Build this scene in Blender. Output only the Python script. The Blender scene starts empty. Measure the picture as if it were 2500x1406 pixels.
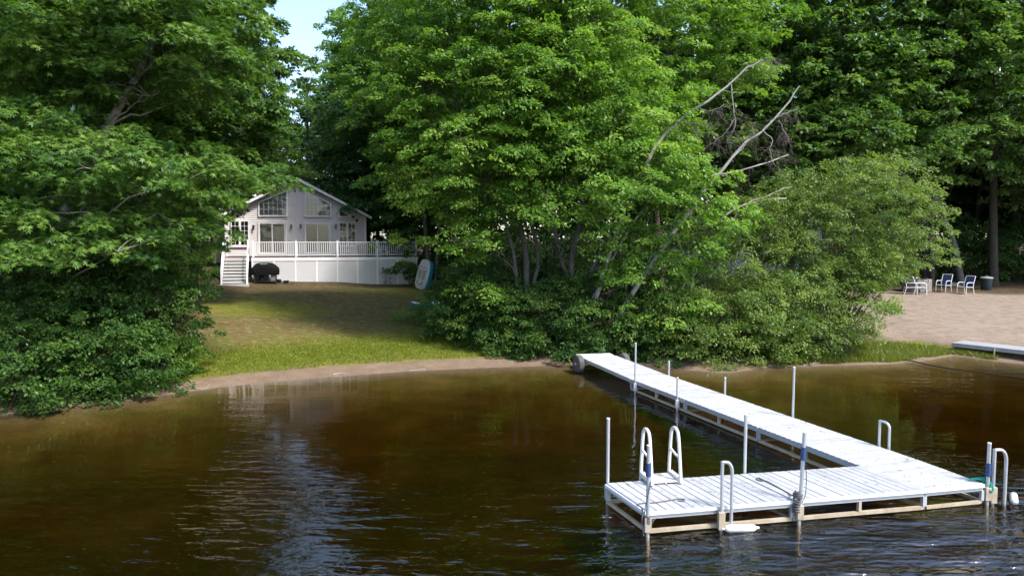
import bpy, bmesh, math, random
import numpy as np
from mathutils import Vector, Matrix
R = math.radians
rng = np.random.default_rng(7)
random.seed(7)
sc = bpy.context.scene
COL = sc.collection
# ------------------------------------------------------------------ camera
F, PITCH, CAMZ = 1700.0, 0.067, 4.46
cam_d = bpy.data.cameras.new('camera'); cam = bpy.data.objects.new('camera', cam_d); COL.objects.link(cam)
cam.location = (0, 0, CAMZ); cam.rotation_euler = (math.pi/2 - PITCH, 0, 0)
cam_d.sensor_width = 36; cam_d.lens = 36*F/2500; cam_d.clip_end = 2000; cam_d.clip_start = .1
sc.camera = cam
# ------------------------------------------------------------------ sky and sun
SUN = Vector((0.62, -0.50, 1.0)).normalized()
elev = math.asin(SUN.z); azim = math.atan2(SUN.x, SUN.y)
world = bpy.data.worlds.new('World'); sc.world = world; world.use_nodes = True
wn = world.node_tree; wn.nodes.clear()
sky = wn.nodes.new('ShaderNodeTexSky'); sky.sky_type = 'NISHITA'; sky.sun_disc = False
sky.sun_elevation = elev; sky.sun_rotation = azim; sky.air_density = 1.0; sky.dust_density = 1.2; sky.ozone_density = 1.0
bg = wn.nodes.new('ShaderNodeBackground'); bg.inputs['Strength'].default_value = 0.15
wo = wn.nodes.new('ShaderNodeOutputWorld')
wn.links.new(sky.outputs[0], bg.inputs[0]); wn.links.new(bg.outputs[0], wo.inputs[0])
sd = bpy.data.lights.new('sun', 'SUN'); sd.energy = 2.4; sd.angle = R(9); sd.color = (1.0, .95, .86)
so = bpy.data.objects.new('sun', sd); COL.objects.link(so); so.location = (20, -20, 40)
so.rotation_euler = SUN.to_track_quat('Z', 'Y').to_euler()
sc.view_settings.view_transform = 'Standard'; sc.view_settings.look = 'None'
sc.view_settings.exposure = 1.45; sc.view_settings.gamma = 1.0
sc.render.engine = 'CYCLES'
cy = sc.cycles
cy.max_bounces = 7; cy.diffuse_bounces = 4; cy.glossy_bounces = 3; cy.transmission_bounces = 5
cy.transparent_max_bounces = 12; cy.volume_bounces = 0; cy.sample_clamp_indirect = 6.0
cy.caustics_reflective = False; cy.caustics_refractive = False
cy.use_denoising = True
try:
    cy.denoiser = 'OPENIMAGEDENOISE'; cy.denoising_input_passes = 'RGB_ALBEDO_NORMAL'; cy.denoising_prefilter = 'ACCURATE'
except Exception: pass

# ------------------------------------------------------------------ pixel helpers (pixels of the 2500 wide photograph)
CP, SP = math.cos(PITCH), math.sin(PITCH)
def ray(px, py):
    cx = (px-1250)/F; c_y = -(py-703)/F
    return np.array([cx, CP + c_y*SP, -SP + c_y*CP])
def at_z(px, py, z):
    d = ray(px, py); t = (z-CAMZ)/d[2]; return np.array([0, 0, CAMZ]) + t*d
def at_y(px, py, Y):
    d = ray(px, py); return np.array([0, 0, CAMZ]) + Y/d[1]*d
def on_plane(px, py, P0, n):
    d = ray(px, py); o = np.array([0, 0, CAMZ]); t = np.dot(np.array(P0)-o, n)/np.dot(d, n); return o + t*d

# ------------------------------------------------------------------ materials
def mat(name, col=(.5, .5, .5), rough=.6, metal=0., spec=.5, noise=None, bump=None, coat=0.):
    """noise=(scale, amount, second colour); bump=(scale, strength)"""
    m = bpy.data.materials.new(name); m.use_nodes = True; nt = m.node_tree; b = nt.nodes['Principled BSDF']
    b.inputs['Base Color'].default_value = (*col, 1); b.inputs['Roughness'].default_value = rough
    b.inputs['Metallic'].default_value = metal; b.inputs['Specular IOR Level'].default_value = spec
    b.inputs['Coat Weight'].default_value = coat
    tc = nt.nodes.new('ShaderNodeTexCoord')
    if noise:
        n = nt.nodes.new('ShaderNodeTexNoise'); n.inputs['Scale'].default_value = noise[0]; n.inputs['Detail'].default_value = 6
        n.inputs['Roughness'].default_value = .65
        r = nt.nodes.new('ShaderNodeValToRGB'); r.color_ramp.elements[0].position = .35; r.color_ramp.elements[1].position = .7
        r.color_ramp.elements[0].color = (*col, 1); r.color_ramp.elements[1].color = (*noise[2], 1)
        mx = nt.nodes.new('ShaderNodeMix'); mx.data_type = 'RGBA'; mx.inputs[0].default_value = noise[1]
        mx.inputs['A'].default_value = (*col, 1)
        nt.links.new(tc.outputs['Object'], n.inputs['Vector']); nt.links.new(n.outputs[0], r.inputs[0])
        nt.links.new(r.outputs[0], mx.inputs['B']); nt.links.new(mx.outputs['Result'], b.inputs['Base Color'])
    if bump:
        n2 = nt.nodes.new('ShaderNodeTexNoise'); n2.inputs['Scale'].default_value = bump[0]; n2.inputs['Detail'].default_value = 5
        bp = nt.nodes.new('ShaderNodeBump'); bp.inputs['Strength'].default_value = bump[1]; bp.inputs['Distance'].default_value = .02
        nt.links.new(tc.outputs['Object'], n2.inputs['Vector']); nt.links.new(n2.outputs[0], bp.inputs['Height'])
        nt.links.new(bp.outputs[0], b.inputs['Normal'])
    return m
def leaf_mat(name, dark, mid, light, trans, tw=.42, gloss=.10, grough=.42):
    m = bpy.data.materials.new(name); m.use_nodes = True; nt = m.node_tree; nt.nodes.clear()
    at = nt.nodes.new('ShaderNodeAttribute'); at.attribute_name = 'tint'
    r = nt.nodes.new('ShaderNodeValToRGB'); cr = r.color_ramp
    cr.elements[0].position = 0.; cr.elements[0].color = (*dark, 1); cr.elements[1].position = 1.; cr.elements[1].color = (*light, 1)
    e = cr.elements.new(.5); e.color = (*mid, 1)
    nt.links.new(at.outputs['Fac'], r.inputs[0])
    d = nt.nodes.new('ShaderNodeBsdfDiffuse'); t = nt.nodes.new('ShaderNodeBsdfTranslucent'); g = nt.nodes.new('ShaderNodeBsdfGlossy')
    g.inputs['Roughness'].default_value = grough; g.inputs['Color'].default_value = (.9, .95, 1, 1)
    nt.links.new(r.outputs[0], d.inputs['Color'])
    mu = nt.nodes.new('ShaderNodeMix'); mu.data_type = 'RGBA'; mu.blend_type = 'MULTIPLY'; mu.inputs[0].default_value = 1.
    nt.links.new(r.outputs[0], mu.inputs['A']); mu.inputs['B'].default_value = (*trans, 1)
    nt.links.new(mu.outputs['Result'], t.inputs['Color'])
    m1 = nt.nodes.new('ShaderNodeMixShader'); m1.inputs[0].default_value = tw
    nt.links.new(d.outputs[0], m1.inputs[1]); nt.links.new(t.outputs[0], m1.inputs[2])
    fr = nt.nodes.new('ShaderNodeFresnel'); fr.inputs[0].default_value = 1.4
    ml = nt.nodes.new('ShaderNodeMath'); ml.operation = 'MULTIPLY'; ml.inputs[1].default_value = gloss*10; nt.links.new(fr.outputs[0], ml.inputs[0])
    ml.use_clamp = True; cp = nt.nodes.new('ShaderNodeMath'); cp.operation = 'MINIMUM'; cp.inputs[1].default_value = .16; nt.links.new(ml.outputs[0], cp.inputs[0]); ml = cp
    m2 = nt.nodes.new('ShaderNodeMixShader'); nt.links.new(ml.outputs[0], m2.inputs[0])
    nt.links.new(m1.outputs[0], m2.inputs[1]); nt.links.new(g.outputs[0], m2.inputs[2])
    o = nt.nodes.new('ShaderNodeOutputMaterial'); nt.links.new(m2.outputs[0], o.inputs[0])
    return m
T_ = (1.85, 2.0, .65)
LM = {
 'maple': leaf_mat('maple_leaf', (.050, .120, .014), (.126, .236, .030), (.258, .374, .078), T_, .42, .045),
 'oak':   leaf_mat('oak_leaf', (.036, .096, .014), (.090, .185, .026), (.200, .300, .058), T_, .40, .055),
 'redoak': leaf_mat('dark_oak_leaf', (.036, .088, .017), (.084, .168, .029), (.170, .255, .055), T_, .38, .06),
 'alder': leaf_mat('alder_leaf', (.052, .098, .016), (.118, .185, .028), (.230, .290, .065), T_, .38, .06),
 'shrub': leaf_mat('shrub_leaf', (.018, .055, .009), (.046, .108, .015), (.115, .190, .032), T_, .34, .06),
 'back':  leaf_mat('forest_leaf', (.030, .075, .018), (.066, .135, .029), (.130, .205, .046), T_, .36, .06),
 'pine':  leaf_mat('pine_needle', (.030, .055, .024), (.060, .090, .038), (.105, .135, .055), T_, .15, .06),
 'grass': leaf_mat('grass_blade', (.075, .115, .010), (.145, .185, .015), (.24, .255, .036), (1.5, 1.5, .6), .42, .03),
 'fern': leaf_mat('bright_leaf', (.045, .105, .012), (.085, .175, .018), (.160, .25, .03), T_, .42, .06),
}
M = {
 'bark': mat('bark_grey', (.085, .075, .065), .95, spec=.1, noise=(9, .8, (.19, .18, .165)), bump=(25, .8)),
 'bark_pale': mat('bark_pale_lichen', (.20, .18, .16), .95, spec=.1, noise=(6, .85, (.40, .37, .34)), bump=(25, .8)),
 'bark_dark': mat('bark_dark', (.045, .036, .030), .95, spec=.1, noise=(7, .7, (.10, .085, .075)), bump=(22, .9)),
 'bark_pine': mat('bark_pine', (.10, .06, .042), .95, spec=.1, noise=(6, .7, (.19, .125, .10)), bump=(18, .9)),
 'birch': mat('bark_birch', (.46, .43, .40), .85, spec=.1, noise=(5, .75, (.16, .14, .12)), bump=(20, .4)),
 'dead': mat('dead_wood', (.36, .33, .31), .9, spec=.1, noise=(8, .6, (.21, .19, .18)), bump=(30, .5)),
 'twig': mat('dead_twig', (.14, .115, .10), .9, spec=.1),
 'siding': mat('vinyl_siding', (.68, .635, .63), .55, noise=(1.2, .25, (.60, .565, .56))),
 'siding_warm_lit': mat('vinyl_siding_warm_lit', (.60, .535, .47), .55, noise=(1.2, .25, (.52, .47, .42))),  # same siding for sides and wing, with warm sunlight put into the colour
 'trim': mat('white_trim', (.80, .79, .80), .45, noise=(3, .2, (.70, .69, .70))),
 'vinyl': mat('white_vinyl', (.80, .79, .81), .4, noise=(2, .15, (.70, .69, .72))),
 'roof': mat('asphalt_shingle', (.09, .085, .085), .95, spec=.1, noise=(20, .7, (.16, .15, .145)), bump=(60, .6)),
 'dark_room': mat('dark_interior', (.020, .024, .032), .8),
 'blind_dark': mat('blind_shadow', (.045, .043, .038), .9),
 'blind': mat('blind_cream', (.62, .60, .50), .8),
 'grey_curtain': mat('grey_shade', (.30, .30, .27), .9, noise=(1.5, .3, (.24, .24, .22))),
 'gable_shade': mat('gable_window_shade', (.40, .40, .38), .9, noise=(1.2, .4, (.30, .31, .29))),
 'deck': mat('deck_composite', (.085, .040, .035), .7, noise=(4, .4, (.13, .07, .06))),
 'stair': mat('grey_tread', (.47, .46, .46), .75, noise=(5, .5, (.34, .335, .34))),
 'concrete': mat('concrete_foundation', (.16, .145, .125), .95, noise=(2, .5, (.10, .09, .08)), bump=(30, .4)),
 'black': mat('black_vinyl_cover', (.005, .005, .006), .75, spec=.15, bump=(6, .9)),
 'black_metal': mat('black_metal', (.015, .014, .015), .45),
 'grey_plastic': mat('grey_plastic', (.14, .14, .15), .5),
 'white_plastic': mat('white_plastic', (.74, .73, .71), .4, noise=(4, .3, (.60, .59, .56))),
 'grime_plastic': mat('grimy_white_plastic', (.66, .65, .63), .5, noise=(9, .6, (.40, .39, .37))),
 'boat_grey': mat('boat_grey_white', (.62, .61, .60), .45, noise=(3, .3, (.42, .41, .41))),
 'boat_recess_shade': mat('boat_recess_shade_grey', (.36, .355, .36), .5),  # darker grey puts the shade of seat recesses and foot well into colour
 'boat_blue': mat('boat_blue', (.010, .24, .36), .35, noise=(3, .2, (.015, .19, .30))),
 'old_dock': mat('weathered_dock_plank', (.33, .33, .345), .7, noise=(3, .6, (.24, .24, .25))), 'dock_white': None, 'dock_edge': mat('dock_edge_white', (.74, .75, .78), .45, noise=(2, .3, (.62, .63, .66))),
 'dock_alu': mat('dock_frame_aluminium', (.52, .54, .58), .42, metal=.35, noise=(3, .4, (.42, .43, .46))),
 'dock_stain': mat('dock_frame_stained', (.47, .40, .30), .7, noise=(6, .7, (.27, .19, .11))),
 'pole': mat('galvanised_pole', (.55, .56, .59), .35, metal=.55, noise=(4, .4, (.42, .43, .46))),
 'pole_wet': mat('stained_pole_foot', (.42, .35, .24), .8, noise=(6, .7, (.24, .17, .10))),
 'blue_sleeve': mat('blue_sleeve', (.018, .045, .14), .7, noise=(10, .5, (.03, .07, .20))),
 'rope': mat('weathered_rope', (.17, .155, .15), .95, noise=(60, .8, (.06, .055, .06)), bump=(120, .8)),
 'rope_blue': mat('blue_rope', (.02, .04, .12), .9, bump=(120, .6)),
 'rope_green': mat('green_rope', (.010, .26, .20), .9, noise=(50, .6, (.005, .14, .12)), bump=(90, .9)),
 'fender': mat('white_fender', (.72, .71, .68), .35, noise=(8, .55, (.38, .36, .31))),
 'tyre': mat('weathered_wheel', (.055, .05, .05), .85, noise=(8, .7, (.15, .135, .12)), bump=(20, .5)),
 'chair_white': mat('chair_frame_white', (.80, .80, .80), .35),
 'chair_blue': mat('chair_sling_blue', (.035, .055, .13), .8, noise=(40, .4, (.05, .075, .16))),
 'stone': mat('fire_pit_stone', (.27, .235, .215), .95, noise=(9, .7, (.17, .145, .13)), bump=(30, .6)),
 'ash': mat('ash', (.10, .095, .09), 1.0), 'paper': mat('pale_paper', (.7, .69, .67), .9),
 'bin': mat('dark_green_bin', (.012, .028, .034), .45), 'bin_lid': mat('grey_bin_lid', (.28, .27, .25), .6),
 'cable': mat('black_hose', (.01, .01, .012), .5),
 'wood_brown': mat('brown_wood', (.20, .11, .065), .8, noise=(8, .5, (.14, .075, .045))),
 'rock': mat('field_stone', (.22, .20, .18), .95, noise=(6, .6, (.13, .12, .11)), bump=(15, .8)),
 'house_white': mat('white_clapboard', (.76, .76, .78), .6),
 'red': mat('red_cloth', (.30, .04, .03), .8), 'bluecloth': mat('blue_cloth', (.06, .16, .45), .8),
}
def glass_mat():
    m = bpy.data.materials.new('window_glass'); m.use_nodes = True; nt = m.node_tree; nt.nodes.clear()
    t = nt.nodes.new('ShaderNodeBsdfTransparent'); t.inputs[0].default_value = (.86, .9, .92, 1)
    g = nt.nodes.new('ShaderNodeBsdfGlossy'); g.inputs['Roughness'].default_value = .02
    f = nt.nodes.new('ShaderNodeFresnel'); f.inputs[0].default_value = 1.52
    a = nt.nodes.new('ShaderNodeMath'); a.operation = 'MULTIPLY_ADD'; a.inputs[1].default_value = .8; a.inputs[2].default_value = .0; a.use_clamp = True
    x = nt.nodes.new('ShaderNodeMixShader'); o = nt.nodes.new('ShaderNodeOutputMaterial')
    nt.links.new(f.outputs[0], a.inputs[0]); nt.links.new(a.outputs[0], x.inputs[0]); nt.links.new(t.outputs[0], x.inputs[1]); nt.links.new(g.outputs[0], x.inputs[2]); nt.links.new(x.outputs[0], o.inputs[0])
    return m
M['glass'] = glass_mat()
def dock_mat():
    m = mat('dock_deck_white', (.80, .81, .84), .5); nt = m.node_tree; b = nt.nodes['Principled BSDF']
    tc = nt.nodes.new('ShaderNodeTexCoord'); oi = nt.nodes.new('ShaderNodeObjectInfo')
    n = nt.nodes.new('ShaderNodeTexNoise'); n.inputs['Scale'].default_value = 3; n.inputs['Detail'].default_value = 8; n.inputs['Roughness'].default_value = .7
    ge = nt.nodes.new('ShaderNodeNewGeometry'); nt.links.new(ge.outputs['Position'], n.inputs['Vector'])
    r = nt.nodes.new('ShaderNodeValToRGB'); r.color_ramp.elements[0].position = .30; r.color_ramp.elements[0].color = (.33, .325, .33, 1)
    r.color_ramp.elements[1].position = .52; r.color_ramp.elements[1].color = (.43, .43, .455, 1)
    nt.links.new(n.outputs[0], r.inputs[0])
    n2 = nt.nodes.new('ShaderNodeTexNoise'); n2.inputs['Scale'].default_value = 14; n2.inputs['Detail'].default_value = 2
    nt.links.new(ge.outputs['Position'], n2.inputs['Vector'])
    r2 = nt.nodes.new('ShaderNodeValToRGB'); r2.color_ramp.elements[0].position = .30; r2.color_ramp.elements[0].color = (.30, .27, .23, 1)
    r2.color_ramp.elements[1].position = .35; r2.color_ramp.elements[1].color = (1, 1, 1, 1); nt.links.new(n2.outputs[0], r2.inputs[0])
    mx = nt.nodes.new('ShaderNodeMix'); mx.data_type = 'RGBA'; mx.blend_type = 'MULTIPLY'; mx.inputs[0].default_value = 1
    nt.links.new(r.outputs[0], mx.inputs['A']); nt.links.new(r2.outputs[0], mx.inputs['B'])
    hv = nt.nodes.new('ShaderNodeHueSaturation'); mr = nt.nodes.new('ShaderNodeMapRange')
    mr.inputs['To Min'].default_value = .92; mr.inputs['To Max'].default_value = 1.03; nt.links.new(oi.outputs['Random'], mr.inputs['Value'])
    nt.links.new(mr.outputs[0], hv.inputs['Value']); nt.links.new(mx.outputs['Result'], hv.inputs['Color']); nt.links.new(hv.outputs[0], b.inputs['Base Color'])
    return m
M['dock_white'] = dock_mat()

# ------------------------------------------------------------------ mesh helpers
def link(name, me, m=None, parent=None):
    o = bpy.data.objects.new(name, me); COL.objects.link(o)
    if m is not None and me is not None and not me.materials: me.materials.append(m)
    if parent is not None: o.parent = parent
    if name in ('twigs', 'branches', 'stems'): o['kind'] = 'stuff'
    return o
def tag(o, label=None, cat=None, group=None, kind=None):
    if label: o['label'] = label
    if cat: o['category'] = cat
    if group: o['group'] = group
    if kind: o['kind'] = kind
    return o
def empty(name, loc=(0, 0, 0), rz=0, label=None, cat=None, group=None):
    o = bpy.data.objects.new(name, None); COL.objects.link(o); o.location = tuple(loc); o.rotation_euler = (0, 0, rz)
    o.empty_display_size = .2
    return tag(o, label, cat, group)
def np_mesh(name, V, Fc, attr=None, smooth=False):
    """V (n,3); Fc (m,k) of one polygon size"""
    V = np.asarray(V, np.float32); Fc = np.asarray(Fc, np.int32); me = bpy.data.meshes.new(name); k = Fc.shape[1]
    me.vertices.add(len(V)); me.vertices.foreach_set('co', V.ravel())
    me.loops.add(Fc.size); me.loops.foreach_set('vertex_index', Fc.ravel())
    me.polygons.add(len(Fc)); me.polygons.foreach_set('loop_start', np.arange(0, Fc.size, k, dtype=np.int32))
    if smooth: me.polygons.foreach_set('use_smooth', np.ones(len(Fc), bool))
    if attr is not None:
        a = me.attributes.new('tint', 'FLOAT', 'POINT'); a.data.foreach_set('value', np.asarray(attr, np.float32))
    me.update(calc_edges=True); return me
class MB:
    """collects shapes for one mesh, local coordinates"""
    def __init__(s): s.v = []; s.f = []
    def add(s, v, f):
        b = len(s.v); s.v += [tuple(map(float, p)) for p in v]; s.f += [tuple(i+b for i in q) for q in f]; return s
    def box(s, a, b):
        (x0, y0, z0), (x1, y1, z1) = a, b
        return s.add([(x0,y0,z0),(x1,y0,z0),(x1,y1,z0),(x0,y1,z0),(x0,y0,z1),(x1,y0,z1),(x1,y1,z1),(x0,y1,z1)],
                     [(3,2,1,0),(4,5,6,7),(0,1,5,4),(1,2,6,5),(2,3,7,6),(3,0,4,7)])
    def prism(s, poly, d):
        """poly: coplanar 3-D points; extruded by vector d"""
        n = len(poly); P = [np.array(p, float) for p in poly]; d = np.array(d, float)
        return s.add(P + [p+d for p in P], [tuple(range(n))[::-1], tuple(range(n, 2*n))] + [(i, (i+1) % n, n+(i+1) % n, n+i) for i in range(n)])
    def bar(s, a, b, w, h, up=(0, 0, 1)):
        a = np.array(a, float); b = np.array(b, float); d = b-a; d /= np.linalg.norm(d); u = np.array(up, float)
        x = np.cross(d, u); x /= np.linalg.norm(x)+1e-9; u = np.cross(x, d)
        return s.prism([a+x*w/2+u*h/2, a-x*w/2+u*h/2, a-x*w/2-u*h/2, a+x*w/2-u*h/2], b-a)
    def tube(s, pts, r, n=8, cap=True):
        P = np.array(pts, float); k = len(P); r = np.full(k, r) if np.isscalar(r) else np.array(r, float)
        V, Fq = tube_arrays(P, r, n); b = len(V)
        fs = [tuple(q) for q in Fq]
        if cap: fs += [tuple(range(n))[::-1], tuple(range(b-n, b))]
        return s.add(V, fs)
    def lathe(s, prof, n=20, c=(0, 0, 0)):
        V = []; fs = []
        for r, z in prof:
            for i in range(n): a = 2*math.pi*i/n; V.append((c[0]+r*math.cos(a), c[1]+r*math.sin(a), c[2]+z))
        for j in range(len(prof)-1):
            for i in range(n): fs.append((j*n+i, j*n+(i+1) % n, (j+1)*n+(i+1) % n, (j+1)*n+i))
        fs += [tuple(range(n))[::-1], tuple(range((len(prof)-1)*n, len(prof)*n))]
        return s.add(V, fs)
    def build(s, name, m, parent=None, smooth=False, bevel=0):
        me = bpy.data.meshes.new(name); me.from_pydata(s.v, [], s.f); me.update()
        if smooth:
            me.polygons.foreach_set('use_smooth', np.ones(len(me.polygons), bool))
            try: me.set_sharp_from_angle(angle=R(40))
            except Exception: pass
        o = link(name, me, m, parent)
        if bevel:
            b = o.modifiers.new('bevel', 'BEVEL'); b.width = bevel; b.segments = 2; b.limit_method = 'ANGLE'
        return o
def tube_arrays(P, r, n):
    k = len(P); T = np.gradient(P, axis=0); T /= np.linalg.norm(T, axis=1)[:, None]+1e-9
    ref = np.eye(3)[np.argmin(np.abs(T).max(axis=0))]
    X = np.cross(T, ref); X /= np.linalg.norm(X, axis=1)[:, None]+1e-9; Y = np.cross(T, X)
    a = np.arange(n)*2*np.pi/n
    V = P[:, None, :] + r[:, None, None]*(np.cos(a)[None, :, None]*X[:, None, :] + np.sin(a)[None, :, None]*Y[:, None, :])
    i = np.arange(n); j = np.arange(k-1)[:, None]
    Fq = np.stack([j*n+i, j*n+(i+1) % n, (j+1)*n+(i+1) % n, (j+1)*n+i], -1).reshape(-1, 4)
    return V.reshape(-1, 3), Fq
def tubes_mesh(name, tubes, smooth=True):
    """tubes: list of (P, r, n)"""
    Vs = []; Fs = []; b = 0
    for P, r, n in tubes:
        V, Fq = tube_arrays(np.asarray(P, float), np.asarray(r, float), n); Vs.append(V); Fs.append(Fq+b); b += len(V)
    return np_mesh(name, np.concatenate(Vs), np.concatenate(Fs), smooth=smooth)
def unit(v): return v/(np.linalg.norm(v, axis=-1, keepdims=True)+1e-9)
def bez(a, b, c, n):
    t = np.linspace(0, 1, n)[:, None]; return (1-t)**2*a + 2*t*(1-t)*b + t*t*c
def smooth_path(pts, n):
    P = np.array(pts, float); t = np.arange(len(P)); q = np.linspace(0, len(P)-1, n); out = []
    for s in q:
        i = min(int(s), len(P)-2); u = s-i; p0 = P[max(i-1, 0)]; p1 = P[i]; p2 = P[i+1]; p3 = P[min(i+2, len(P)-1)]
        out.append(.5*((2*p1)+(-p0+p2)*u+(2*p0-5*p1+4*p2-p3)*u*u+(-p0+3*p1-3*p2+p3)*u**3))
    return np.array(out)

# ------------------------------------------------------------------ terrain
shore_px = [(-700, 1105), (-300, 1050), (0, 1012), (300, 980), (460, 955), (600, 938), (800, 920), (1000, 906), (1200, 897), (1400, 891), (1550, 889), (1700, 905), (1780, 910), (1880, 896), (2000, 893), (2150, 890), (2250, 882), (2330, 868), (2420, 880), (2500, 889), (2800, 905), (3300, 930)]
sp = np.array([at_z(x, y, 0)[:2] for x, y in shore_px])
SX = np.concatenate([[-400, -60], sp[:, 0], [60, 400]]); SY = np.concatenate([[14, 14], sp[:, 1], [sp[-1, 1]-3, sp[-1, 1]-3]])
def shore(x): return np.interp(x, SX, SY)
def sinnoise(x, y, s, seed=0):
    r = np.random.default_rng(seed); o = 0
    for i in range(6):
        a = r.uniform(0, 6.28); k = s*r.uniform(.6, 1.8); o = o+np.sin((x*np.cos(a)+y*np.sin(a))*k+r.uniform(0, 6.28))
    return o/6
def sstep(a, b, x): t = np.clip((x-a)/(b-a), 0, 1); return t*t*(3-2*t)
def height(x, y):
    x = np.asarray(x, float); y = np.asarray(y, float)
    d = y-shore(x)                                   # metres inland
    beach = sstep(8.5, 12, x)
    land = np.interp(d, [0, .6, 1.3, 4, 8, 14, 20, 23.5, 26, 30, 40, 60, 120, 600], [0, .06, .16, .40, .76, 1.24, 1.60, 1.68, 2.0, 2.7, 3.2, 3.9, 5, 6])
    landb = np.interp(d, [0, .6, 1.3, 4, 8, 14, 20, 30, 60, 120, 600], [0, .05, .12, .42, .85, 1.38, 1.65, 2.1, 3.0, 4.5, 6])
    land = land*(1-beach)+landb*beach
    bed = -np.interp(-d, [0, .5, 2, 5, 10, 20, 60, 600], [0, .045, .16, .36, .70, 1.15, 2.2, 4.0])
    h = np.where(d > 0, land, bed)
    return h + .025*sinnoise(x, y, 1.1, 3)*sstep(.4, 2.5, np.abs(d)) + .05*sinnoise(x, y, .35, 4)*sstep(1.5, 5, np.abs(d))
def gz(x, y): return float(height(np.array([x]), np.array([y]))[0])
def ground_hit(px, py, t0=12., t1=120.):
    d = ray(px, py); t = np.linspace(t0, t1, 4000); P = np.array([0, 0, CAMZ])+t[:, None]*d
    k = np.argmax(P[:, 2] < height(P[:, 0], P[:, 1])); return P[k]
def axis(segs):
    out = []
    for a, b, s in segs: out.append(np.arange(a, b, s))
    return np.concatenate(out+[[segs[-1][1]]])
gx = axis([(-900, -120, 60), (-120, -40, 5), (-40, -22, 1), (-22, 30, .28), (30, 45, 1), (45, 120, 5), (120, 900, 60)])
gy = axis([(-300, -20, 20), (-20, 5, 2), (5, 13, .8), (13, 36, .23), (36, 56, .4), (56, 80, 2), (80, 200, 12), (200, 1400, 80)])
GX, GY = np.meshgrid(gx, gy); HZ = height(GX, GY)
nx, ny = len(gx), len(gy)
ii = (np.arange(ny-1)[:, None]*nx+np.arange(nx-1)).ravel()
gme = np_mesh('ground', np.stack([GX.ravel(), GY.ravel(), HZ.ravel()], 1), np.stack([ii, ii+1, ii+nx+1, ii+nx], 1), smooth=True)
D = (GY-shore(GX)).ravel(); X_ = GX.ravel(); Y_ = GY.ravel()
jit = .55*sinnoise(X_, Y_, 2.2, 11)+.5*sinnoise(X_, Y_, 5, 12)
lawn = sstep(-19.5, -17, X_+0*jit)*(1-sstep(-1.5, 1.5, X_+jit+.25*(Y_-30)))          # open lawn corridor
sandstrip = 1-sstep(.95, 1.6, D+.35*jit)
# beach sand
bx0 = np.interp(D, [0, 1.5, 3, 6, 12, 17, 21], [20, 19.5, 15.2, 14.0, 13.2, 14, 20])
beach = sstep(-.3, .6, X_-bx0+.5*jit)*(1-sstep(16.2, 17.6, D+.7*jit-.0*X_))
greenband = np.exp(-((D-3.3-.6*jit)/2.5)**2)
tuft = sstep(9.5, 10.8, X_+.4*jit)*(1-beach)*(1-sstep(2.6, 4.0, D+.4*jit))
for nm, val in (('sand', np.clip(np.maximum(sandstrip, beach), 0, 1)), ('lawn', lawn*(1-sstep(20, 27, D))), ('green', np.clip(np.maximum(np.maximum(greenband, .62*sstep(-.05, .45, sinnoise(X_, Y_, .75, 21)+.35*jit)*(1-sstep(14, 24, D)))*lawn, tuft), 0, 1)), ('inland', D/10)):
    a = gme.attributes.new(nm, 'FLOAT', 'POINT'); a.data.foreach_set('value', val.astype(np.float32))
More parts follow.
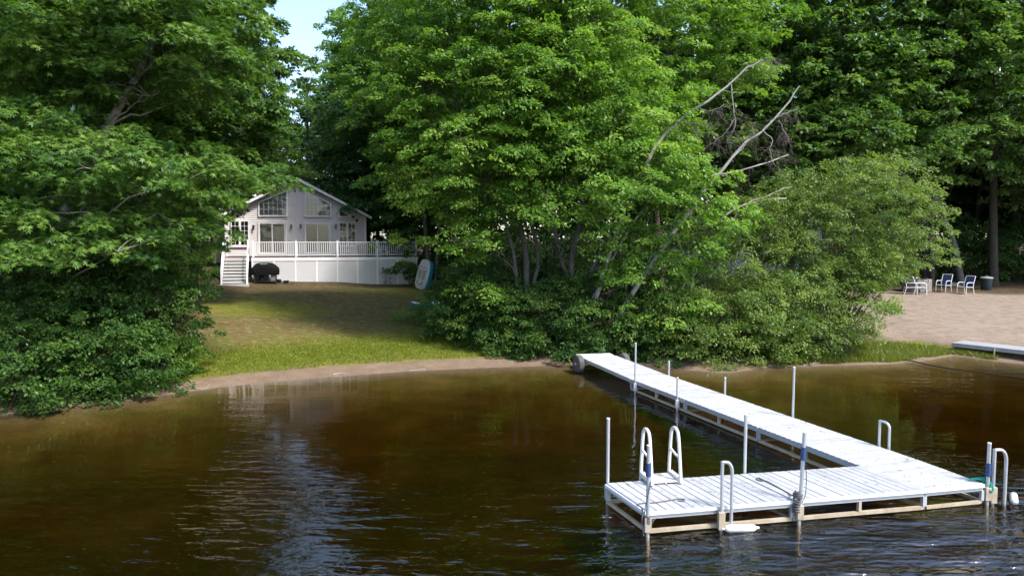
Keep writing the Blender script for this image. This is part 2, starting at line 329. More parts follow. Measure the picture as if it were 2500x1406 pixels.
def ground_mat():
    m = bpy.data.materials.new('ground_soil_grass_sand'); m.use_nodes = True; nt = m.node_tree; L = nt.links.new; b = nt.nodes['Principled BSDF']
    b.inputs['Roughness'].default_value = .95; b.inputs['Specular IOR Level'].default_value = .15
    ge = nt.nodes.new('ShaderNodeNewGeometry'); pos = ge.outputs['Position']
    def nz(scale, det=6, rough=.6, stretch=None):
        n = nt.nodes.new('ShaderNodeTexNoise'); n.inputs['Scale'].default_value = scale; n.inputs['Detail'].default_value = det; n.inputs['Roughness'].default_value = rough
        if stretch:
            mp = nt.nodes.new('ShaderNodeMapping'); mp.inputs['Scale'].default_value = stretch; L(pos, mp.inputs['Vector']); L(mp.outputs[0], n.inputs['Vector'])
        else: L(pos, n.inputs['Vector'])
        return n.outputs[0]
    def ramp(fac, stops):
        r = nt.nodes.new('ShaderNodeValToRGB'); L(fac, r.inputs[0]); cr = r.color_ramp
        while len(cr.elements) < len(stops): cr.elements.new(.5)
        for e, (p, c) in zip(cr.elements, stops): e.position = p; e.color = (*c, 1)
        return r.outputs[0]
    def att(n): a = nt.nodes.new('ShaderNodeAttribute'); a.attribute_name = n; return a.outputs['Fac']
    def mix(f, a, b_):
        x = nt.nodes.new('ShaderNodeMix'); x.data_type = 'RGBA'
        if isinstance(f, float): x.inputs[0].default_value = f
        else: L(f, x.inputs[0])
        L(a, x.inputs['A']); L(b_, x.inputs['B']); return x.outputs['Result']
    def math_(op, a, b_=None, c=None):
        n = nt.nodes.new('ShaderNodeMath'); n.operation = op; n.use_clamp = True
        for i, v in enumerate((a, b_, c)):
            if v is None: continue
            if isinstance(v, (int, float)): n.inputs[i].default_value = v
            else: L(v, n.inputs[i])
        return n.outputs[0]
    litter = ramp(nz(3.5, 8, .7), [(.3, (.035, .024, .014)), (.5, (.075, .052, .030)), (.7, (.13, .095, .055))])
    dry = ramp(nz(.9, 9, .72), [(.30, (.045, .058, .011)), (.41, (.098, .080, .024)), (.50, (.150, .106, .044)), (.58, (.090, .105, .018)), (.70, (.16, .12, .058))])
    fine = ramp(nz(34, 3, .6), [(.3, (.55, .55, .5)), (.5, (.95, .95, .9)), (.72, (1.6, 1.55, 1.4))])
    green = ramp(nz(2.2, 7, .65), [(.3, (.085, .115, .012)), (.5, (.160, .185, .016)), (.68, (.27, .265, .050))])
    spots = ramp(nz(5.5, 5, .75, (.55, 1.3, 1)), [(.55, (0, 0, 0)), (.61, (1, 1, 1))])
    pale = ramp(nz(9, 3), [(.3, (.20, .165, .115)), (.7, (.36, .31, .24))])
    sand = ramp(nz(1.6, 9, .7), [(.25, (.145, .098, .064)), (.5, (.20, .14, .098)), (.75, (.255, .187, .136))])
    sandf = ramp(nz(22, 4, .7), [(.3, (.72, .72, .72)), (.55, (1.02, 1.02, 1.02)), (.75, (1.15, 1.15, 1.15))])
    def mul(a, b_, f=1.):
        x = nt.nodes.new('ShaderNodeMix'); x.data_type = 'RGBA'; x.blend_type = 'MULTIPLY'; x.inputs[0].default_value = f; L(a, x.inputs['A']); L(b_, x.inputs['B']); return x.outputs['Result']
    sp_ = nt.nodes.new('ShaderNodeSeparateColor'); L(spots, sp_.inputs[0])
    lawnc = mix(math_('MULTIPLY', sp_.outputs[0], .75), dry, pale)
    lawnc = mix(att('green'), lawnc, green); lawnc = mul(lawnc, fine, .8)
    c = mix(att('lawn'), litter, lawnc)
    c = mix(att('green'), c, lawnc)
    # bed and beach
    bed = ramp(nz(.55, 7, .6), [(.3, (.085, .062, .030)), (.5, (.155, .118, .055)), (.7, (.235, .185, .10))])
    weed = ramp(nz(.8, 6, .65, (.5, 1.2, 1)), [(.48, (0, 0, 0)), (.62, (1, 1, 1))])
    sw = nt.nodes.new('ShaderNodeSeparateColor'); L(weed, sw.inputs[0])
    weedc = ramp(nz(9, 4), [(.3, (.06, .065, .012)), (.7, (.15, .16, .03))])
    bed = mix(math_('MULTIPLY', sw.outputs[0], .6), bed, weedc)
    sandc = mul(sand, sandf, .9)
    beachf = math_('MULTIPLY_ADD', att('inland'), 1.5, 1.0)   # 0 out in the lake, 1 on land
    beach_pale = ramp(nz(2.3, 9, .72), [(.25, (.165, .125, .095)), (.5, (.265, .208, .165)), (.75, (.325, .265, .215))])
    inl = math_('MULTIPLY_ADD', att('inland'), 5.0, -1.0)
    sandc = mix(inl, sandc, mul(beach_pale, sandf, .9))
    c = mix(att('sand'), c, sandc)
    c = mix(math_('MULTIPLY_ADD', att('inland'), 10.0, 1.0), bed, c)
    L(c, b.inputs['Base Color'])
    bp = nt.nodes.new('ShaderNodeBump'); bp.inputs['Strength'].default_value = .7; bp.inputs['Distance'].default_value = .05; L(nz(14, 6, .7), bp.inputs['Height']); L(bp.outputs[0], b.inputs['Normal'])
    return m
tag(link('ground', gme, ground_mat()), kind='structure')
# ---- lake: closed body of tea coloured water with a rippled surface
def water_mat():
    m = bpy.data.materials.new('lake_water'); m.use_nodes = True; nt = m.node_tree; nt.nodes.clear(); L = nt.links.new
    ge = nt.nodes.new('ShaderNodeNewGeometry')
    def nz(scale, st, det=3, rough=.5, rot=0, dist=0):
        mp = nt.nodes.new('ShaderNodeMapping'); mp.inputs['Scale'].default_value = st; mp.inputs['Rotation'].default_value = (0, 0, rot); L(ge.outputs['Position'], mp.inputs['Vector'])
        n = nt.nodes.new('ShaderNodeTexNoise'); n.inputs['Scale'].default_value = scale; n.inputs['Detail'].default_value = det; n.inputs['Roughness'].default_value = rough; n.inputs['Distortion'].default_value = dist
        L(mp.outputs[0], n.inputs['Vector']); return n.outputs[0]
    def mt(op, a, b=None, c=None, clamp=False):
        n = nt.nodes.new('ShaderNodeMath'); n.operation = op; n.use_clamp = clamp
        for i, v in enumerate((a, b, c)):
            if v is None: continue
            if isinstance(v, (int, float)): n.inputs[i].default_value = v
            else: L(v, n.inputs[i])
        return n.outputs[0]
    w1 = nz(2.1, (.40, 1.3, 1), 2, .5, .12); w2 = nz(6.5, (.5, 1.2, 1), 2, .5, -.25, .3); w3 = nz(17, (.6, 1.1, 1), 2, .5, .3)
    patch = nt.nodes.new('ShaderNodeMapRange'); L(nz(.22, (1, 1, 1), 2), patch.inputs['Value'])
    patch.inputs['From Min'].default_value = .38; patch.inputs['From Max'].default_value = .62; patch.inputs['To Min'].default_value = .25; patch.inputs['To Max'].default_value = 1.
    sep = nt.nodes.new('ShaderNodeSeparateXYZ'); L(ge.outputs['Position'], sep.inputs[0])
    nr = nt.nodes.new('ShaderNodeMapRange'); L(sep.outputs[1], nr.inputs['Value'])        # the breeze dies out in the lee of the shore
    nr.inputs['From Min'].default_value = 9.5; nr.inputs['From Max'].default_value = 15.5; nr.inputs['To Min'].default_value = 1.; nr.inputs['To Max'].default_value = .07
    h = mt('ADD', mt('MULTIPLY', w1, 1.0), mt('ADD', mt('MULTIPLY', w2, .30), mt('MULTIPLY', w3, .05)))
    xr = nt.nodes.new('ShaderNodeMapRange'); L(sep.outputs[0], xr.inputs['Value'])      # open water past the dock gets more wind
    xr.inputs['From Min'].default_value = -2; xr.inputs['From Max'].default_value = 2.5; xr.inputs['To Min'].default_value = .42; xr.inputs['To Max'].default_value = 1.15
    h = mt('MULTIPLY', h, mt('MULTIPLY', xr.outputs[0], mt('MULTIPLY', patch.outputs[0], nr.outputs[0])))
    bp = nt.nodes.new('ShaderNodeBump'); bp.inputs['Strength'].default_value = 1.0; bp.inputs['Distance'].default_value = .26; L(h, bp.inputs['Height'])
    g = nt.nodes.new('ShaderNodeBsdfGlossy'); g.inputs['Roughness'].default_value = .015; L(bp.outputs[0], g.inputs['Normal'])
    t = nt.nodes.new('ShaderNodeBsdfTransparent')
    f = nt.nodes.new('ShaderNodeFresnel'); f.inputs[0].default_value = 1.40; L(bp.outputs[0], f.inputs['Normal'])
    x = nt.nodes.new('ShaderNodeMixShader'); L(mt('MULTIPLY_ADD', f.outputs[0], .38, .15, True), x.inputs[0]); L(t.outputs[0], x.inputs[1]); L(g.outputs[0], x.inputs[2])
    o = nt.nodes.new('ShaderNodeOutputMaterial'); L(x.outputs[0], o.inputs[0])
    va = nt.nodes.new('ShaderNodeVolumeAbsorption'); va.inputs['Color'].default_value = (.60, .50, .13, 1); va.inputs['Density'].default_value = 2.2
    L(va.outputs[0], o.inputs[1])
    return m
wb = MB().box((-700, -250, -6), (700, 27.6, 0))
tag(wb.build('lake_water', water_mat()), kind='structure')

def wp(o, parent):
    """parent a world-space child to an Empty"""
    if o.name.split('.')[0] in ('twigs', 'branches', 'stems'): o['kind'] = 'stuff'
    o.parent = parent
    o.matrix_parent_inverse = (Matrix.Translation(parent.location) @ parent.rotation_euler.to_matrix().to_4x4()).inverted(); return o
def b_(mb, name, m, parent=None, world=True, **k):
    o = mb.build(name, m, None, **k)
    if parent is not None:
        if world and parent.type == 'EMPTY': wp(o, parent)
        else: o.parent = parent
    return o
# ================================================================== DOCK
def lerp(a, b, t): return a+(b-a)*t
DZ = .36
IC = np.array([6.42, 12.48]); vd = np.array([-.331, .9436]); nd = np.array([.9436, .331]); W = 1.25; MOD = 1.232
FS = np.array([6.85, 11.31]); FR = np.array([7.98, 11.57]); FL = np.array([2.07, 10.36]); BL = np.array([1.62, 11.57])
dock = empty('swimming_dock', (IC[0], IC[1], gz(*IC)), 0, 'long white L-shaped dock on pipe legs reaching from the wooded shore into the lake', 'dock')
def P3(p, z): return np.array([p[0], p[1], z])
def section(A, B, C, Dq, n, zA=DZ, zB=DZ, label=None):
    """deck quad: A->B is one rail (planks lie from A-B side to Dq-C side); zA at A/Dq, zB at B/C"""
    A, B, C, Dq = [np.array(p, float) for p in (A, B, C, Dq)]
    s = MB()
    def zz(t): return zA+(zB-zA)*t
    for (p, q) in ((A, B), (Dq, C)):                                   # side rails
        s.bar(P3(p, zA-.062), P3(q, zB-.062), .045, .105)
    for (p, q, z) in ((A, Dq, zA), (B, C, zB)): s.bar(P3(p, z-.068)+0, P3(q, z-.068), .04, .09)
    sec = b_(s, 'dock_section', M['dock_alu'], dock)
    lr = MB()
    k = max(1, round(np.linalg.norm(B-A)/MOD))
    if zA == zB:
        for (p, q) in ((A, B), (Dq, C)):
            for i in range(k+1):
                c = p+(q-p)*i/k; d = (q-p)/np.linalg.norm(q-p)
                st = MB().bar(P3(c, .075), P3(c, zA-.115), .06, .05, up=(*d, 0)); b_(st, 'truss_post', M['dock_stain' if i % 2 else 'dock_alu'], sec)
            rb = MB().bar(P3(p, .05), P3(q, .05), .05, .055); b_(rb, 'bottom_rail', M['dock_stain'], sec)
        for (p, q) in ((A, Dq), (B, C)): b_(MB().bar(P3(lerp(p, q, .03), .048), P3(lerp(p, q, .97), .048), .045, .05), 'end_rail', M['dock_stain'], sec)
        for i in range(k):                                             # diagonal braces under the deck
            a0 = A+(B-A)*i/k; a1 = Dq+(C-Dq)*(i+1)/k
            MBx = MB().bar(P3(a0, .09), P3(a1, .20), .03, .03); b_(MBx, 'cross_brace', M['dock_stain'], sec)
    for i in range(n):
        t0 = (i+.045)/n; t1 = (i+.945)/n
        q = [A+(B-A)*t0, A+(B-A)*t1, Dq+(C-Dq)*t1, Dq+(C-Dq)*t0]; z = [zz(t0), zz(t1), zz(t1), zz(t0)]
        e = random.uniform(-.0025, .0025)
        ov = [(q[0]-q[3])/np.linalg.norm(q[0]-q[3])*.03, (q[1]-q[2])/np.linalg.norm(q[1]-q[2])*.03]
        q = [q[0]+ov[0], q[1]+ov[1], q[2]-ov[1], q[3]-ov[0]]
        ins = (q[1]-q[0])*.035
        top = [P3(q[0]+ins, z[0]+e), P3(q[1]-ins, z[1]+e), P3(q[2]-ins, z[2]+e), P3(q[3]+ins, z[3]+e)]
        bot = [P3(q[0], z[0]-.006), P3(q[1], z[1]-.006), P3(q[2], z[2]-.006), P3(q[3], z[3]-.006)]
        low = [P3(q[0], z[0]-.028), P3(q[1], z[1]-.028), P3(q[2], z[2]-.028), P3(q[3], z[3]-.028)]
        pl = MB().add(top+bot+low, [(0,1,2,3),(4,5,1,0),(5,6,2,1),(6,7,3,2),(7,4,0,3),(8,9,5,4),(9,10,6,5),(10,11,7,6),(11,8,4,7),(11,10,9,8)])
        b_(pl, 'plank', M['dock_white'], sec)
    return sec
# T arm: front edge FL-FS, back edge BL-IC, two sections
mF, mB = lerp(FL, FS, .5), lerp(BL, IC, .5)
sT1 = section(FL, lerp(FL, FS, .4985), lerp(BL, IC, .4985), BL, 16)
sT2 = section(lerp(FL, FS, .5015), FS-(FS-FL)*.004, IC-(IC-BL)*.004, lerp(BL, IC, .5015), 16)
IR = IC+nd*W
sC = section(FS, IC, IR, FR, 8)
L7 = IC+vd*8.62; R7 = L7+nd*1.3
for k in range(3):
    t0, t1 = k/3+.002, (k+1)/3-.002
    section(lerp(IC, L7, t0), lerp(IC, L7, t1), lerp(IR, R7, t1), lerp(IR, R7, t0), 19)
L9 = L7+vd*3.65+nd*.05; R9 = R7+vd*3.5
ramp = section(lerp(L7, L9, .004), L9, R9, lerp(R7, R9, .004), 23, DZ, .44)
# white lip along the outer front edge
for a, c in ((FL, FS), (FS+(FS-FL)*.002, FR)):
    u = (c-a)/np.linalg.norm(c-a); nn = np.array([u[1], -u[0]])
    b_(MB().bar(P3(a+nn*.045, DZ-.022), P3(c+nn*.045, DZ-.022), .022, .052), 'edge_trim', M['dock_edge'], sT1 if a is FL else sC)
u = (BL-FL)/np.linalg.norm(BL-FL); nn = np.array([-u[1], u[0]])
b_(MB().bar(P3(FL+nn*.04, DZ-.03), P3(BL+nn*.04, DZ-.03), .02, .05), 'edge_trim', M['dock_edge'], sT1)
def top_z(px, py, xy): return at_y(px, py, xy[1])[2]
def pole(xy, ztop, sleeve=None, r=.029, lean=(0, 0)):
    zb = gz(*xy)-.25
    a = np.array([xy[0], xy[1], zb]); t = np.array([xy[0]+lean[0], xy[1]+lean[1], ztop])
    def at(z): return a+(t-a)*(z-zb)/(ztop-zb)
    s = MB().tube([at(.0), at(ztop)], r, 12); p = b_(s, 'dock_pole', M['pole'], dock, smooth=True)
    b_(MB().tube([at(zb), at(.0)], r, 12), 'pole_foot', M['pole_wet'], p, smooth=True)
    b_(MB().tube([at(ztop), at(ztop+.012)], r*1.06, 12), 'pole_cap', M['dock_edge'], p, smooth=True)
    c = at(.26)                                                         # bracket that holds the pole
    b_(MB().box((c[0]-.05, c[1]-.045, .07), (c[0]+.05, c[1]+.045, .30)), 'pole_bracket', M['dock_stain' if sleeve else 'dock_alu'], p, bevel=.008)
    if sleeve:
        z0, z1 = sleeve
        s = MB(); k = 7
        s.tube([at(z0+(z1-z0)*i/k) for i in range(k+1)], [r*1.35+.004*(i % 2) for i in range(k+1)], 12)
        b_(s, 'pole_sleeve', M['blue_sleeve'], p, smooth=True)
    return p
o_ = .075
uT = (FS-FL)/np.linalg.norm(FS-FL); nT = np.array([uT[1], -uT[0]])
pFL = FL+nT*o_-uT*.03; pBL = BL-nT*o_+uT*.03
def zt(px, py, xy): return float(at_y(px, py, xy[1])[2])
pole(pBL, zt(1497, 1022, pBL))
pole(pFL, zt(1577, 1088, pFL), (zt(1574, 1162, pFL), zt(1574, 1130, pFL)))
pM = at_z(1929, 1235, .2)[:2]; pM = lerp(FL, FS, (pM[0]-FL[0])/(FS[0]-FL[0]))+nT*.085
pole(pM, zt(1944, 1057, pM), (zt(1941, 1123, pM), zt(1941, 1092, pM)), lean=(.10, .02))
pTB = lerp(BL, IC, (at_z(1818, 1160, .3)[0]-BL[0])/(IC[0]-BL[0]))-nT*.075; pole(pTB, zt(1818, 1013, pTB))
pRF = FR+nT*.01+uT*.10; pole(pRF, zt(2403, 1082, pRF), (zt(2404, 1162, pRF), zt(2404, 1130, pRF)))
def on_left(px, py):  # pole on the inner side of the main run
    q = at_z(px, py, .3)[:2]; s = np.dot(q-IC, vd); return IC+vd*s-nd*.075
def on_right(px, py):
    q = at_z(px, py, .36)[:2]; s = np.dot(q-IC, vd); return IC+vd*s+nd*(1.28+.075)
for px, pyb, pt, py in ((1541, 936, 1542, 838), (1651, 975, 1650, 922)):
    p = on_left(px, pyb); pole(p, zt(pt, py, p), r=.027)
for px, pyb, pt, py in ((1643, 915, 1644, 882), (1762, 962, 1761, 922), (1922, 1018, 1925, 897)):
    p = on_right(px, pyb); pole(p, zt(pt, py, p), r=.027)
def hoop(p, q, ztop, drop, zb, r=.025):
    """cane shaped mooring rail: tall leg p, square corner on top, rounded over to leg q"""
    p = np.array(p); q = np.array(q); pts = [P3(p, zb), P3(p, .2), P3(p, ztop-.01)]
    h = MB().tube([P3(p, zb), P3(p, ztop+.012)], r, 12)
    arc = [P3(p, ztop)]
    for i in range(0, 10):
        a = (i/9)*math.pi/2; x = .42+.58*math.sin(a) if i else .42; arc.append(P3(lerp(p, q, x), ztop-drop*(1-math.cos(a))))
    arc += [P3(q, zb)]
    h.tube(arc, r, 12)
    o = b_(h, 'mooring_rail', M['pole'], dock, smooth=True)
    b_(MB().box((p[0]-.05, p[1]-.05, .02), (p[0]+.05, p[1]+.05, .30)), 'rail_bracket', M['dock_stain'], o, bevel=.008)
    return o
h1 = lerp(FL, FS, (at_z(1753, 1232, .36)[0]-FL[0])/(FS[0]-FL[0]))+nT*.095
hoop(h1, h1+uT*.15+nT*.03, zt(1750, 1128, h1), .16, -.05)
h2 = on_right(2136, 1088); h2b = on_right(2161, 1098); hoop(h2, h2+(h2b-h2)/np.linalg.norm(h2b-h2)*.20+nd*.04, zt(2136, 1027, h2), .12, 0)
h3 = FR+uT*.20+nT*.02; hoop(h3, h3+uT*.22+nT*.02, zt(2418, 1098, h3), .2, -.05, .028)
# shore wheels
for c, dd in ((L9-nd*.20-vd*.25, 1), (R9+nd*.22-vd*.25, -1)):
    z = max(gz(*c), -.05)+.30
    w = MB(); ax = nd
    prof = [(0, -.11), (.16, -.12), (.26, -.115), (.305, -.08), (.315, 0), (.305, .08), (.26, .115), (.16, .12), (0, .11)]
    V = []; fs = []; n = 24
    for (r, h) in prof:
        for i in range(n):
            a = 2*math.pi*i/n; rr = max(r, .001); V.append(P3(c+ax*h+vd*rr*math.cos(a), z+rr*math.sin(a)))
    for j in range(len(prof)-1):
        for i in range(n): fs.append((j*n+i, j*n+(i+1) % n, (j+1)*n+(i+1) % n, (j+1)*n+i))
    w.add(V, fs); wh = b_(w, 'shore_wheel', M['tyre'], dock, smooth=True)
    hub = MB().tube([P3(c-ax*.14, z), P3(c+ax*.14, z)], .05, 12); b_(hub, 'hub', M['dock_alu'], wh, smooth=True)
    b_(MB().tube([P3(c, z), P3(c+ax*dd*.35, z)], .025, 8), 'axle', M['pole'], wh, smooth=True)
b_(MB().bar(P3(L9+vd*.26, .44), P3(R9+vd*.26, .44), .45, .03), 'end_plate', M['dock_edge'], ramp)
# -------- swim ladder standing on the dock
lc = at_z(1612, 1172, DZ)[:2]
lad = empty('swim_ladder', (lc[0], lc[1], DZ), math.atan2(uT[1], uT[0]), 'white plastic swim ladder with two looped handrails swung up onto the dock edge', 'ladder')
for x in (-.26, .26):
    y0, y1 = -.26, .24
    loop = [(x, y0, .02), (x, y0+.02, .15), (x, y0+.09, .60), (x, y0+.14, .82), (x, y0+.20, .885), (x, y0+.27, .90), (x, y0+.34, .885), (x, y1-.10, .83), (x, y1-.07, .72), (x, y1-.02, .25), (x, y1, -.12)]
    rail = b_(MB().tube(smooth_path(loop, 34), .029, 10), 'handrail', M['white_plastic'] if x < 0 else M['grime_plastic'], lad, world=False, smooth=True)
    b_(MB().tube(smooth_path([(x, y0+.065, .44), (x, -.03, .45), (x, y1-.045, .50)], 8), .022, 8), 'cross_rail', M['white_plastic'], rail, world=False, smooth=True)
    b_(MB().box((x-.03, y0, .012), (x+.03, y1, .10)), 'side_plate', M['grime_plastic'], lad, world=False, bevel=.01)
    for i in range(7):
        b_(MB().box((x-.034, y0+.05+i*.06, .02), (x+.034, y0+.065+i*.06, .115)), 'rib', M['grime_plastic'], rail, world=False)
for i in range(3):
    y = -.22+i*.15
    st = MB()
    for j in range(5): st.box((-.23, y+j*.026, .035), (.23, y+j*.026+.016, .055))
    for xx in (-.23, 0, .21): st.box((xx, y-.005, .012), (xx+.02, y+.13, .034))
    b_(st, 'step', M['grime_plastic'], lad, world=False)
# -------- fenders
def fender(name, c, ax, L, r, label):
    ax = unit(np.array(ax, float)); pr = [(-.5, .25), (-.49, .5), (-.45, .8), (-.38, 1), (0, 1.02), (.38, 1), (.45, .8), (.49, .5), (.5, .25)]
    e = empty(name, (c[0], c[1], c[2]-r), 0, label, 'fender')
    o = b_(MB().tube([np.array(c)+ax*L*t for t, _ in pr], [r*k for _, k in pr], 18), 'body', M['fender'], e, smooth=True)
    for sgn in (-1, 1):
        b_(MB().tube([np.array(c)+ax*L*.49*sgn, np.array(c)+ax*(L*.5+.045)*sgn], .022, 10), 'end_eye', M['grime_plastic'], e, smooth=True)
    return e
fc = at_y(1808, 1277, h1[1]-.02)
fender('boat_fender', (fc[0], fc[1], .045), (uT[0], uT[1]-.12, .0), .50, .062, 'stained white cylinder fender lying flat at the foot of a cane-shaped mooring rail')
f2 = at_z(2475, 1216, .05)
fender('boat_fender', f2, (.66, 1, .1), .34, .062, 'white fender floating end-on off the outer corner of the dock')
# -------- ropes
def rope(name, pts, r, m, label, n=40, cat='rope', coils=()):
    P = smooth_path(pts, n); s = MB().tube(P, r, 7)
    for c, rad, turns, h, rr in coils:
        t = np.linspace(0, 1, 14*turns); a = t*turns*2*np.pi
        s.tube(np.stack([c[0]+rad*np.cos(a)*(1+.15*np.sin(3*a)), c[1]+rad*np.sin(a), c[2]+h*t+.012*np.sin(2*a)], 1), rr, 6)
    o = s.build(name, m, smooth=True); return tag(o, label, cat)
def dk(px, py, dz=.012): return at_z(px, py, DZ+dz)
pf = P3(pFL, 0)
rope('mooring_rope', [P3(pFL+np.array([-.06, -.02]), .02), P3(pFL+np.array([-.085, .01]), .2), P3(pFL+np.array([-.07, .06]), DZ+.03), dk(1556, 1231), dk(1568, 1228), dk(1600, 1226), dk(1627, 1222), dk(1645, 1219), dk(1660, 1217), dk(1671, 1219), dk(1668, 1223), dk(1655, 1221)], .010, M['rope'],
     'weathered grey rope with a looped end lying across the dock planks by the ladder', coils=[((*pFL, .20), .045, 5, .12, .011)])
rope('mooring_rope', [P3(pM+np.array([.0, .05]), .52), P3(pM+np.array([-.03, .12]), DZ+.05), dk(1925, 1203), dk(1900, 1189), dk(1880, 1178), dk(1866, 1172), dk(1853, 1166), dk(1847, 1167), dk(1850, 1171), dk(1862, 1174)], .010, M['rope'],
     'dark rope stretched diagonally over the dock planks from a knotted pole', coils=[((*pM, .18), .048, 8, .34, .013), ((pM[0]+.02, pM[1], .42), .06, 3, .06, .012)])
rope('tie_cord', [P3(pM+np.array([.10, -.02]), 1.02), P3(pM+np.array([.125, -.03]), .8), P3(pM+np.array([.12, -.03]), .5), P3(pM+np.array([.09, -.03]), .40), P3(pM+np.array([.06, -.05]), .36)], .006, M['rope_blue'], 'thin blue cord hanging from the blue sleeve of the middle dock pole', n=16)
rope('tie_cord', [P3(pFL+np.array([.03, -.03]), .86), P3(pFL+np.array([.0, -.045]), .7), P3(pFL+np.array([-.04, -.03]), .5), P3(pFL+np.array([-.06, -.03]), .35)], .006, M['rope_blue'], 'thin blue cord hanging down the corner pole beside the swim ladder', n=16)
gp = [np.array([*(FR+uT*a+nT*b), z]) for a, b, z in ((-.14, -.16, DZ+.02), (-.05, -.10, DZ+.05), (.03, -.04, DZ+.05), (.09, -.02, DZ-.02), (.11, .06, DZ-.12), (.16, .06, DZ-.08), (.13, -.02, DZ+.05), (.04, -.09, DZ+.07), (-.04, -.13, DZ+.03), (.05, -.03, DZ+.07), (.12, .04, DZ-.06), (.13, .02, DZ+.02), (.06, -.06, DZ+.08))]
rope('dock_line', gp, .017, M['rope_green'], 'bunched teal green line hung over the dock corner beside a sleeved pole', n=90)

# ================================================================== COTTAGE  (local axes: x along the front, y to the back)
TH = R(18)
hn = np.array([math.sin(TH), -math.cos(TH), 0]); hu = np.array([math.cos(TH), math.sin(TH), 0])
DF0 = np.array([(817-1250)/F*44, 44., 0])                     # a point on the deck front
WF0 = DF0-hn*2.9                                              # a point on the front wall
def zz1(zx, zy): return 480+zx/4.135, 420+zy/4.135            # coordinates read in the enlarged crop
hx = DF0.copy()
def wl(zx, zy, P0=WF0):                                       # (x along front, z) on a facade-parallel plane
    p = on_plane(*zz1(zx, zy), P0, hn); return float(np.dot(p-DF0, hu)), float(p[2])
DECKZ = wl(1400, 855, DF0)[1]
house = empty('lake_cottage', (float(WF0[0]), float(WF0[1]), 2.2), TH, 'small beige-sided lake cottage with gabled front, tall glazed gable windows and sliding doors', 'house')
HZ0 = 2.2
def hb(mb, name, m, parent=None, **k):                        # cottage-local coordinates, z in world height
    o = mb.build(name, m, None, **k); o.parent = parent or house
    if parent is None: o.location = (0, 0, -HZ0)
    return o
xL, _ = wl(300, 700); xR, _ = wl(1672, 700); xC = .5*(xL+xR)
apx, apz = wl(1009, 58); eaX, eaZ = wl(1735, 440)
slope = (apz-eaZ)/(eaX-apx); xC = apx
hw = max(xR-xC, xC-xL); xL = xC-hw; xR = xC+hw
def roof_z(x): return apz-.17-slope*abs(x-xC)
zb0 = DECKZ-.45; cz = zb0; s = MB(); DEP = 8.5
course = .123
while cz < apz-.3:
    z1 = cz+course
    w0 = min(hw, (apz-.17-cz)/slope); w1 = min(hw, (apz-.17-z1)/slope)
    if w1 <= .03: break
    s.add([(xC-w0, .0, cz), (xC+w0, .0, cz), (xC+w1, .046, z1), (xC-w1, .046, z1), (xC-w0, .046, cz), (xC+w0, .046, cz)], [(0, 1, 2, 3), (4, 5, 1, 0)])
    cz = z1
hb(s, 'siding', M['siding'])
for sx in (-1, 1):
    s = MB(); cz = zb0; x = xC+sx*hw
    while cz < roof_z(xL)-.02:
        z1 = min(cz+course, roof_z(xL)); a, b2 = x+sx*.018, x
        s.add([(a, 0, cz), (a, DEP, cz), (b2, DEP, z1), (b2, 0, z1), (b2, 0, cz), (b2, DEP, cz)], [(0, 1, 2, 3), (4, 5, 1, 0)]); cz = z1
    hb(s, 'siding', M['siding_warm_lit'])
    hb(MB().box((x-.06+sx*.012, -.035, zb0), (x+.06+sx*.012, .06, roof_z(xL)-.05)), 'corner_board', M['trim'])
hb(MB().prism([(xL, DEP, zb0), (xR, DEP, zb0), (xR, DEP, roof_z(xR)), (xC, DEP, roof_z(xC)), (xL, DEP, roof_z(xL))], (0, -.1, 0)), 'rear_wall', M['siding_warm_lit'])
hb(MB().box((xL+.05, .06, 1.2), (xR-.05, DEP-.05, zb0-.002)), 'foundation', M['concrete'])
ovh = .38; fo = .45
for sx in (-1, 1):
    xe = xC+sx*(hw+ovh); zt_ = apz; ze = apz-slope*(hw+ovh)
    poly = [(xC, -fo, zt_), (xe, -fo, ze), (xe, -fo, ze-.13), (xC, -fo, zt_-.13)]
    rf = hb(MB().prism([(p[0], p[1]+.03, p[2]) for p in poly], (0, DEP+fo+.4, 0)), 'roof', M['roof'])
    q = [(xC, -fo, zt_-.004), (xe+sx*.02, -fo, ze-.004-slope*.02), (xe+sx*.02, -fo, ze-.185-slope*.02), (xC, -fo, zt_-.185)]
    hb(MB().prism(q, (0, .028, 0)), 'rake_board', M['trim'])
    hb(MB().prism([(xe, -fo+.03, ze-.005), (xe+sx*.03, -fo+.03, ze-.02), (xe+sx*.03, -fo+.03, ze-.16), (xe, -fo+.03, ze-.16)], (0, DEP+.6, 0)), 'fascia', M['trim'])
# shed-like wing set back at the far side of the steps
wx0, _ = wl(188, 800, WF0-hn*2.0); s = MB(); cz = zb0
while cz < DECKZ+2.5:
    s.add([(wx0, 1.982, cz), (xL-.02, 1.982, cz), (xL-.02, 2.0, cz+course), (wx0, 2.0, cz+course), (wx0, 2.0, cz), (xL-.02, 2.0, cz)], [(0, 1, 2, 3), (4, 5, 1, 0)]); cz += course
hb(s, 'wing_siding', M['siding_warm_lit'])
hb(MB().box((wx0, 2.01, zb0), (xL-.02, 5.5, DECKZ+2.5)), 'wing_wall', M['siding_warm_lit'])
hb(MB().box((wx0-.05, 1.95, zb0), (wx0+.05, 2.07, DECKZ+2.5)), 'corner_board', M['trim'])
hb(MB().box((wx0+.03, 2.1, 1.2), (xL, 5.4, zb0-.002)), 'foundation', M['concrete'])
hb(MB().prism([(wx0-.25, 1.7, DECKZ+2.5), (xL-.02, 1.7, DECKZ+2.75), (xL-.02, 1.7, DECKZ+2.87), (wx0-.25, 1.7, DECKZ+2.62)], (0, 4.0, 0)), 'wing_roof', M['roof'])
